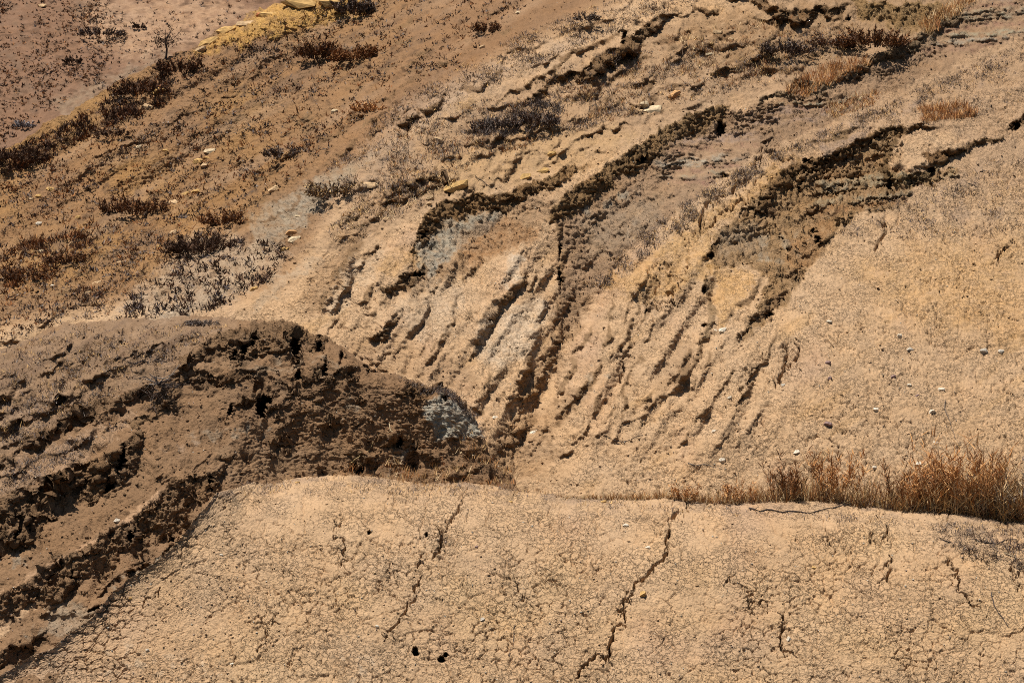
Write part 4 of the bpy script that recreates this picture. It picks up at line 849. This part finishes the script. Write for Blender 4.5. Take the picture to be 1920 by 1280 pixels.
for sh, u, v, w_, h_, n, hc, lb in [
    (main, 252, 402, 100, 48, 50, RUST+DARK, 'round rust brown shrub beside pale rocks on the left slope'),
    (main, 662, 28, 46, 42, 40, DARK+GREY, 'upright dark grey shrub at the top edge of the picture'),
    (main, 590, 112, 64, 46, 44, DARK+RUST[1:], 'dark brown shrub left of the rusty one below the top edge'),
    (main, 664, 116, 66, 38, 40, RUST, 'rusty shrub below the upright dark one near the top'),
    (main, 372, 478, 100, 50, 60, DARK, 'broad blackish shrub above the dark burnt patch'),
    (main, 418, 424, 60, 34, 34, RUST+DARK[:1], 'rust shrub up the slope from the blackish burnt one'),
    (main, 30, 306, 90, 44, 50, DARK, 'black shrub at the left edge under the ridge line'),
    (main, 262, 182, 90, 40, 44, DARK+RUST[1:2], 'dark shrub around the golden rock on the ridge'),
    (main, 340, 138, 80, 34, 44, DARK+RUST[1:2], 'dark shrub at the foot of the small ridge tree'),
    (main, 215, 258, 60, 24, 24, DARK, 'low dark shrub between the ridge and the golden slope'),
    (main, 530, 294, 64, 24, 30, GREY+DARK, 'flat dark grey shrub on the smooth strip above the gully'),
    (main, 1004, 236, 70, 32, 40, GREY+DARK, 'grey dead shrub, right one of the pair on the middle belt'),
    (main, 930, 242, 80, 26, 36, GREY+DARK, 'grey dead shrub, left one of the pair on the middle belt'),
    (main, 1475, 104, 84, 32, 44, GREY+DARK, 'dark grey shrub below the broken earth ledge at top right'),
    (main, 1640, 92, 100, 46, 60, RUST+DARK, 'wide rust and dark shrub beside the banded shale face'),
    (main, 1560, 88, 70, 28, 34, RUST+GREY, 'low brown shrub between grey and rust ones at top right'),
    (main, 625, 372, 76, 40, 40, GREY+DARK+STRAW, 'grey shrub with straw stalks above the gravel gully'),
    (main, 912, 62, 44, 24, 22, RUST+DARK, 'small rust shrub on the streaked slope near top middle'),
    (main, 1102, 40, 34, 18, 18, GREY+DARK, 'tiny grey shrub on the pale streak near the top'),
    (main, 692, 214, 36, 26, 18, ORANGE, 'small orange bush at the head of the cracked pale strip'),
    (main, 690, 108, 40, 24, 20, RUST, 'rust bush right beside the rusty shrub near the top'),
    (main, 125, 496, 70, 28, 34, RUST+DARK, 'rust and dark shrub on the lower left slope'),
    (main, 60, 526, 90, 32, 34, RUST+DARK, 'brown shrub at the lower left below the golden slope'),
    (main, 10, 358, 40, 18, 14, RUST, 'small red brown bush at the left edge'),
    (far, 190, 70, 84, 20, 36, DARK+GREY, 'wide flat dark shrub on the far reddish hillside'),
    (far, 135, 118, 26, 16, 16, DARK, 'small dark bush on the far hillside left of the tree'),
    (far, 262, 54, 24, 12, 14, DARK, 'tiny dark bush on the bare far hillside'),
    (far, 42, 240, 30, 18, 20, [(.30, .27, .27), (.22, .2, .2)], 'pale lavender grey bush behind the ridge at far left'),
    (spur, 380, 608, 60, 14, 26, GREY, 'low grey dead tuft on top of the dark spur')]:
    plant('shrub', sh, (u, v), w_*1.2, h_*1.05, int(n*1.6), GREY+DARK, hc, lb, 'shrub', G_S, 30, 1.0, seed=int(v))
# small dark tree on the ridge
P, _ = main.at(312, 112)
tree = bpy.data.objects.new('small_tree', None); C.objects.link(tree); tree.location = [float(x) for x in P]; tree.empty_display_size = .1
tree['label'] = 'small lone dark tree leaning on the ridge at upper left'; tree['category'] = 'tree'

def tube(pts, r0, r1, k=5):
    pts = [Vector(p) for p in pts]; V_, F_ = [], []
    for i, p in enumerate(pts):
        d = (pts[min(i+1, len(pts)-1)]-pts[max(i-1, 0)]).normalized(); a = d.orthogonal().normalized(); b = d.cross(a); r = r0+(r1-r0)*i/(len(pts)-1)
        V_ += [p+(a*math.cos(6.2832*j/k)+b*math.sin(6.2832*j/k))*r for j in range(k)]
    for i in range(len(pts)-1):
        for j in range(k):
            a, b = i*k+j, i*k+(j+1) % k; F_ += [(a, b, b+k), (a, b+k, a+k)]
    return np.array([list(v) for v in V_]), np.array(F_)
def tinted(vf, col): return vf[0], vf[1], np.repeat(np.array([col], float), len(vf[0]), 0)
rs = np.random.RandomState(5); s_ = P[1]/FPX
tr = [tinted(tube([(0, 0, -.05), (.02, 0, .18), (-.01, .01, .3), (.04, 0, .42)], .022, .012), (.05, .035, .028))]; tips = []
for k in range(11):
    a = rs.rand()*6.28; z = .2+.2*rs.rand(); L = .12+.16*rs.rand(); e = (math.cos(a)*L+.05, math.sin(a)*L, z+.08+.12*rs.rand())
    tr.append(tinted(tube([(.0, 0, z), (e[0]*.5, e[1]*.5, z+.05), e], .009, .003, 4), (.05, .035, .028))); tips.append(e)
plant_mesh('trunk', tr, tree)
tips = np.array(tips); k = rs.randint(0, len(tips), 420); q = tips[k]*(.55+.5*rs.rand(420, 1))+rs.normal(size=(420, 3))*.035; q[:, 2] = np.maximum(q[:, 2], .2)
plant_mesh('crown', [blades(q, .03+.05*rs.rand(420), .012+.012*rs.rand(420), 1.6, pick(DARK, 420, rs), pick(DARK+GREY[2:], 420, rs), rs)], tree)

# bare dead shrub on the dark spur
P, N_ = spur.at(296, 722); P = P+N_*.06
ds = bpy.data.objects.new('dead_shrub', None); C.objects.link(ds); ds.location = [float(x) for x in P]; ds.empty_display_size = .1
ds['label'] = 'bare grey dead shrub with tangled branches on the dark scarp edge'; ds['category'] = 'dead shrub'
rs = np.random.RandomState(9)
for k in range(16):
    a = rs.uniform(-.9, 4.0); L = .12+.26*rs.rand(); el = rs.uniform(-.3, 1.1)
    d = np.array([math.cos(a)*math.cos(el), -abs(math.sin(a))*.4*math.cos(el)-.1, math.sin(el)])
    p0 = np.array([0, -.02, .02]); p1 = p0+d*L*.45+rs.normal(size=3)*.02; p2 = p0+d*L+rs.normal(size=3)*.04; p2[2] -= .03
    pr = [tinted(tube([p0, p1, p2], .011, .004, 4), (.30, .25, .21) if k % 2 else (.07, .055, .048))]
    for j in range(3):
        e = p1+(p2-p1)*rs.rand()+rs.normal(size=3)*np.array([.06, .03, .06]); pr.append(tinted(tube([p1, (p1+e)/2+rs.normal(size=3)*.01, e], .003, .0012, 3), (.14, .11, .095)))
    plant_mesh('branch', pr, ds)
rs = np.random.RandomState(10); n = 240
plant_mesh('hanging_roots', [blades(np.stack([rs.normal(size=n)*.10+.02, -.06-.10*rs.rand(n), -.25*rs.rand(n)], -1), .04+.12*rs.rand(n), np.full(n, .005), 2.6, pick(DARK+GREY, n, rs), pick(GREY, n, rs), rs)], ds)

# ------------------------------------------------------------------ fallen sticks
def stick(name, sheet, uv, r, col, label, lift=.5, twigs=0, seed=1):
    rs = np.random.RandomState(seed); pts = []
    uv = roughen([(a, b, 0) for a, b in uv], .05, 14, rs)
    for a, b, _ in uv:
        p, n = sheet.at(a, b); pts.append(p+n*(r*lift+.006)+rs.normal(size=3)*.002)
    base = pts[0].copy(); pr = [tinted(tube([p-base for p in pts], r, r*.5, 5), col)]
    o = plant_mesh(name, pr); o.location = [float(x) for x in base]; o['label'] = label; o['category'] = 'stick'
    for k in range(twigs):
        i = rs.randint(1, len(pts)-1); e = pts[i]-base+np.array([rs.normal()*.06, -.01, rs.normal()*.04]); t = plant_mesh('twig', [tinted(tube([pts[i]-base, (pts[i]-base+e)/2+.006, e], r*.45, r*.2, 4), col)], o)
    return o
BK = (.055, .042, .036); GR = (.17, .14, .115)
stick('fallen_branch', fore, [(1404, 953), (1450, 958), (1518, 964), (1550, 955), (1598, 948)], .010, BK, 'long dark bent branch lying on the brow below the grass strip', twigs=3)
stick('fallen_twig', fore, [(1830, 1010), (1845, 1018), (1870, 1020), (1905, 1012)], .007, BK, 'short dark twig on the front slope below the right end of the grass', twigs=4, seed=2)
stick('fallen_twig', fore, [(1760, 1008), (1780, 1016), (1800, 1018)], .006, BK, 'curved dark twig left of the litter heap under the grass', seed=3)
stick('fallen_twig', fore, [(1858, 1112), (1866, 1140), (1890, 1174)], .007, (.08, .06, .05), 'thin dark twig lying down the front slope near the right edge', seed=4)
stick('fallen_twig', fore, [(1882, 1038), (1918, 1048)], .006, (.45, .35, .22), 'pale straw stalk lying on the front slope at the right edge', seed=5)
stick('fallen_twig', fore, [(965, 1172), (962, 1200), (955, 1230)], .005, (.09, .065, .05), 'thin dark stem lying on the front slope near the bottom middle', seed=6)
stick('fallen_twig', main, [(1772, 752), (1774, 775), (1784, 803), (1790, 822)], .006, (.16, .12, .09), 'thin curved twig hanging on the tan slope among pale stones', seed=7)
stick('fallen_twig', main, [(1140, 820), (1160, 828), (1180, 826), (1206, 818)], .008, BK, 'dark crooked twig on the tan slope above the grass strip', twigs=2, seed=8)
stick('fallen_twig', main, [(1815, 345), (1842, 355)], .008, BK, 'short straight dark stick on the grassy tan slope at right', seed=9)
stick('fallen_twig', main, [(892, 334), (905, 340), (922, 352)], .008, BK, 'dark stick pointing down over the tan ledge in the middle', seed=10)
stick('fallen_branch', main, [(1290, 868), (1330, 872), (1352, 880)], .006, GR, 'grey stick lying on the tan slope left of the orange grass', seed=11)
stick('straw_stalk', spur, [(728, 795), (740, 815), (756, 845)], .006, (.5, .4, .24), 'long pale straw stalk fallen in the hollow of the dark scarp', 2., seed=12)
stick('straw_stalk', spur, [(655, 868), (680, 850), (702, 824)], .006, (.45, .33, .16), 'straw stalk leaning left in the hollow under the dark scarp', 2., seed=13)
stick('fallen_branch', spur, [(240, 680), (265, 676), (300, 674), (318, 678)], .008, BK, 'dark crooked branch lying above the bare dead shrub', twigs=3, seed=14)
stick('fallen_branch', spur, [(300, 728), (335, 724), (370, 712), (378, 706)], .008, BK, 'dark thin branch lying right of the bare dead shrub', twigs=3, seed=15)

# ------------------------------------------------------------------ rocks
import bmesh
ROCK, n_, b_ = new_mat('rock')
ri = n_.nodes.new('ShaderNodeObjectInfo'); rt = n_.nodes.new('ShaderNodeTexCoord')
rn = n_.nodes.new('ShaderNodeTexNoise'); rn.inputs['Scale'].default_value = 2.6; rn.inputs['Detail'].default_value = 5
rm = n_.nodes.new('ShaderNodeMapRange'); rm.inputs[1].default_value = .3; rm.inputs[2].default_value = .7; rm.inputs[3].default_value = .62; rm.inputs[4].default_value = 1.3
rsx = n_.nodes.new('ShaderNodeVectorMath'); rsx.operation = 'SCALE'
rb_ = n_.nodes.new('ShaderNodeBump'); rb_.inputs['Strength'].default_value = .5; rb_.inputs['Distance'].default_value = .03
n_.links.new(rt.outputs['Object'], rn.inputs['Vector']); n_.links.new(rn.outputs[0], rm.inputs[0]); n_.links.new(ri.outputs['Color'], rsx.inputs[0]); n_.links.new(rm.outputs[0], rsx.inputs[3])
n_.links.new(rsx.outputs[0], b_.inputs['Base Color']); n_.links.new(rn.outputs[0], rb_.inputs['Height']); n_.links.new(rb_.outputs[0], b_.inputs['Normal'])
RM = []
for k in range(12):
    rs = np.random.RandomState(60+k); bm = bmesh.new()
    for p in rs.normal(size=(22, 3)):
        p = p/np.linalg.norm(p)*rs.uniform(.75, 1.05); p = np.sign(p)*np.abs(p)**.8; bm.verts.new(p*np.array([1, .8, .75]))
    r = bmesh.ops.convex_hull(bm, input=bm.verts); bmesh.ops.delete(bm, geom=[v for v in bm.verts if not v.link_faces], context='VERTS')
    bmesh.ops.bevel(bm, geom=list(bm.edges), offset=.05, segments=1, affect='EDGES') if k < 0 else None
    bmesh.ops.recalc_face_normals(bm, faces=bm.faces)
    me = bpy.data.meshes.new('rock'); bm.to_mesh(me); bm.free(); me.materials.append(ROCK); RM.append(me)
RC = dict(gold=(.47, .29, .11), sand=(.43, .29, .16), pale=(.52, .40, .25), orange=(.45, .25, .11), white=(.66, .57, .44), grey=(.46, .40, .32), purple=(.26, .17, .15), red=(.45, .17, .07))
_rk = [0]
def rock(sheet, u, v, w_, h_, col, label, group=None, name='rock', sink=.25):
    rs = np.random.RandomState(700+_rk[0]); _rk[0] += 1
    P, N = sheet.at(u, v); s_ = P[1]/FPX
    o = bpy.data.objects.new(name, RM[rs.randint(12)]); C.objects.link(o)
    a, b = w_*s_*.56, h_*s_*.58
    o.scale = (a, (a+b)*.5, b); o.rotation_euler = (rs.uniform(.3, .8), rs.uniform(-.3, .3)-.2, rs.uniform(-.4, .4))
    o.location = [float(x) for x in P+N*b*.22]
    c = np.array(RC[col])*rs.uniform(.85, 1.12); o.color = (*c, 1)
    o['label'] = label; o['category'] = 'rock' if name != 'stone' else 'stone'
    if group: o['group'] = group
    return o
G_R = 'rocks on the upper slopes'
for sh, u, v, w_, h_, c, lb in [
    (main, 1222, 206, 40, 26, 'pale', 'large pale yellow boulder on the middle belt above the headscarp'),
    (main, 1206, 196, 18, 16, 'pale', 'pale rock perched at the upper left of the yellow boulder'),
    (main, 1198, 208, 14, 12, 'sand', 'small tan rock just left of the pale yellow boulder'),
    (main, 1265, 180, 26, 14, 'orange', 'flat orange rock uphill right of the pale yellow boulder'),
    (main, 1327, 104, 20, 12, 'pale', 'pale flat rock below the stepped scarps near top right'),
    (main, 1368, 74, 14, 10, 'sand', 'small sandy rock above the dark grey shrub at top right'),
    (main, 1345, 62, 20, 10, 'sand', 'flat sandy rock under the uppermost broken ledge'),
    (main, 628, 211, 17, 13, 'pale', 'pale rock alone on the streaked slope right of the golden hill'),
    (main, 302, 174, 32, 22, 'gold', 'bright golden rock inside the dark ridge shrub'),
    (main, 276, 200, 22, 16, 'sand', 'tan rock just below the dark ridge shrub'),
    (main, 550, 437, 26, 18, 'orange', 'dark orange slab at the top of the rock trio by the gravel gully'),
    (main, 553, 452, 26, 18, 'pale', 'cream rock in the middle of the trio by the gravel gully'),
    (main, 536, 468, 26, 14, 'gold', 'yellow rock lowest of the trio by the gravel gully'),
    (main, 514, 357, 28, 16, 'sand', 'tan rounded rock at the left rim of the grey gravel'),
    (main, 346, 362, 26, 16, 'gold', 'golden rock right of the round rust shrub'),
    (main, 366, 360, 16, 10, 'gold', 'small golden rock right next to the one by the rust shrub'),
    (main, 315, 384, 34, 12, 'sand', 'long tan rock below the round rust shrub'),
    (main, 1018, 322, 28, 17, 'gold', 'golden rock at the rim above the left headscarp'),
    (main, 984, 333, 26, 14, 'gold', 'flat golden rock on the rim, left of its rounder neighbour'),
    (main, 1035, 292, 18, 12, 'gold', 'dull golden rock sunk in the tan ledge behind the rim'),
    (main, 858, 352, 50, 18, 'gold', 'long golden slab lying on the rim above the left bowl'),
    (main, 806, 373, 18, 14, 'sand', 'round tan rock above the left end of the headscarp'),
    (main, 803, 385, 14, 8, 'sand', 'flat small rock below the round tan one at the headscarp'),
    (main, 690, 346, 34, 12, 'sand', 'long tan rock among grey grass above the gravel gully'),
    (main, 820, 265, 20, 16, 'sand', 'tan rock with straw on the belt above the cracked slab'),
    (main, 146, 410, 13, 13, 'gold', 'squarish yellow rock on the lower golden slope'),
    (main, 73, 422, 13, 9, 'white', 'small whitish rock on the lower golden slope'),
    (main, 97, 355, 20, 9, 'gold', 'flat yellow rock on the golden slope near the left edge'),
    (main, 58, 375, 13, 10, 'sand', 'small tan rock below the flat yellow one at left'),
    (main, 72, 370, 12, 10, 'gold', 'small golden rock touching the tan one at left'),
    (main, 225, 492, 20, 13, 'sand', 'tan rock on the smooth slope left of the burnt patch'),
    (main, 165, 549, 15, 11, 'sand', 'lower of the tan rocks above the dark spur at left'),
    (main, 182, 530, 22, 10, 'sand', 'long tan rock, upper of the ones above the dark spur at left'),
    (main, 78, 472, 15, 11, 'pale', 'pale rock among the brown shrubs at lower left'),
    (main, 99, 494, 9, 8, 'orange', 'little orange rock among the brown shrubs at lower left'),
    (main, 100, 534, 12, 9, 'white', 'small white rock on the smooth slope at lower left'),
    (main, 326, 440, 16, 12, 'sand', 'tan rock uphill of the blackish shrub'),
    (main, 298, 464, 12, 10, 'gold', 'golden rock left of the blackish shrub'),
    (main, 393, 284, 24, 10, 'pale', 'flat pale rock on the golden slope above a rock pile'),
    (main, 372, 304, 20, 15, 'gold', 'largest rock of the pile in the middle of the golden slope'),
    (main, 384, 312, 14, 12, 'sand', 'tan rock at the lower right of the pile on the golden slope'),
    (main, 386, 297, 16, 8, 'gold', 'flat rock topping the pile on the golden slope'),
    (main, 260, 278, 12, 12, 'pale', 'upright pale rock at the centre of the golden slope'),
    (main, 310, 284, 12, 7, 'gold', 'low golden rock right of the upright pale one'),
    (main, 478, 543, 16, 12, 'gold', 'yellow rock low in the burnt patch'),
    (main, 560, 405, 12, 8, 'pale', 'small pale rock on the grey gravel'),
    (main, 973, 26, 12, 9, 'pale', 'whitish rock on the streaked slope at the top middle'),
    (main, 905, 90, 12, 9, 'sand', 'tan rock on the streaked slope below the small rust shrub'),
    (far, 80, 12, 18, 8, 'sand', 'flat tan rock on the far hillside at the top left corner'),
    (main, 560, 12, 70, 26, 'gold', 'biggest golden sandstone block of the outcrop on the ridge'),
    (main, 622, 12, 44, 22, 'gold', 'golden block at the right end of the ridge outcrop'),
    (main, 500, 26, 46, 22, 'gold', 'layered golden block in the middle of the ridge outcrop'),
    (main, 488, 28, 16, 10, 'red', 'small red rock stuck in the golden ridge outcrop'),
    (main, 425, 60, 40, 20, 'gold', 'low golden block at the left part of the ridge outcrop'),
    (main, 392, 80, 46, 14, 'gold', 'thin golden slab at the left end of the ridge outcrop'),
    (main, 378, 94, 24, 12, 'sand', 'tan rock fallen below the left end of the ridge outcrop'),
    (main, 458, 46, 36, 18, 'sand', 'tan block wedged between golden ones on the ridge'),
    (spur, 218, 974, 12, 11, 'grey', 'grey stone chip on the tan terrace of the left scarps')]:
    rock(sh, u, v, w_, h_, c, lb, G_R)
G_P = 'pale stones on the smooth tan slope'
for u, v, w_, h_, c, lb in [
    (1765, 730, 16, 8, 'white', 'white stone just above the thin curved twig'), (1748, 772, 15, 11, 'white', 'biggest whitish stone on the tan slope left of the curved twig'),
    (1641, 770, 11, 9, 'white', 'white stone on the tan slope left of the stones by the twig'), (1687, 631, 9, 12, 'white', 'upright white stone high on the smooth tan slope'),
    (1842, 658, 15, 13, 'grey', 'grey stone with crumbs on the tan slope near the right edge'), (1878, 661, 12, 10, 'grey', 'grey stone right of the crumbly one near the right edge'),
    (1553, 603, 11, 7, 'white', 'white chip near the top of the smooth tan slope'), (1357, 620, 18, 10, 'white', 'white stone, right one of two in the rill below the right bowl'),
    (1342, 617, 10, 13, 'white', 'white stone, left one of two in the rill below the right bowl'), (1706, 656, 14, 9, 'grey', 'pale grey stone below the upright white one'),
    (1552, 682, 11, 11, 'purple', 'purple stone, top one of three in a column on the tan slope'), (1556, 709, 10, 13, 'purple', 'purple stone, middle one of three in a column on the tan slope'),
    (1550, 797, 19, 15, 'purple', 'largest purple stone, lowest of three in a column on the tan slope'), (1675, 706, 10, 8, 'purple', 'small purple stone alone right of the column of purple ones'),
    (1494, 848, 12, 9, 'white', 'white stone above the middle of the grass strip'), (1354, 862, 14, 12, 'white', 'white stone low on the tan slope beside a short crack'),
    (1704, 723, 10, 8, 'white', 'white pebble between the white stones of the tan slope'), (1720, 742, 10, 5, 'purple', 'flat lilac pebble left of the biggest whitish stone'),
    (1368, 745, 9, 7, 'white', 'white pebble at the left side of the tan slope'), (1468, 722, 9, 9, 'grey', 'grey pebble beside a short dark crack on the tan slope'),
    (1340, 810, 10, 8, 'white', 'white pebble low at the left of the tan slope'), (1722, 870, 12, 9, 'white', 'white stone just above the orange grass tops'),
    (1755, 828, 13, 8, 'white', 'white stone right above the tallest weed clump'), (1640, 876, 10, 8, 'white', 'white stone touching the grass strip from above'),
    (1000, 810, 16, 8, 'white', 'white flat stone at the foot of the rills'), (930, 782, 12, 7, 'white', 'white chip right of the pale clay nose of the dark scarp')]:
    rock(main, u, v, w_, h_, c, lb, G_P, 'stone')
for u, v, w_, h_, c, lb in [
    (277, 1219, 8, 9, 'white', 'white pebble near the lower left corner of the front slope'), (433, 1244, 10, 7, 'white', 'pale chip near the bottom of the front slope at left'),
    (1527, 1064, 9, 10, 'gold', 'yellow stone on the cracked front slope'), (1478, 1196, 10, 15, 'white', 'upright pale stone beside a crack at the bottom of the front slope'),
    (1205, 1115, 14, 14, 'gold', 'blurred yellow lump right of the long crack'), (893, 1025, 7, 5, 'purple', 'tiny dark purple pebble on the upper front slope'),
    (650, 1052, 10, 8, 'white', 'pale stone on the left half of the front slope'), (707, 1174, 8, 9, 'white', 'white pebble at the lower end of the left crack'),
    (905, 1160, 10, 9, 'grey', 'grey stone between the two long cracks'), (956, 940, 12, 6, 'gold', 'flat yellow stone on the brow right of the left crack'),
    (1172, 985, 12, 6, 'white', 'white flat stone on the brow left of the long crack'), (1130, 940, 14, 8, 'gold', 'yellow stone on the brow near the left end of the grass'),
    (1215, 1025, 10, 7, 'white', 'white pebble beside the upper part of the long crack'), (244, 1121, 6, 7, 'gold', 'yellow pebble under the grey band of the left scarps'),
    (558, 905, 10, 5, 'gold', 'yellow stone on the brow above the left half of the front slope'), (415, 1040, 8, 6, 'white', 'white pebble near the scarp edge of the front slope')]:
    rock(fore, u, v, w_, h_, c, lb, 'stones on the cracked front slope', 'stone')
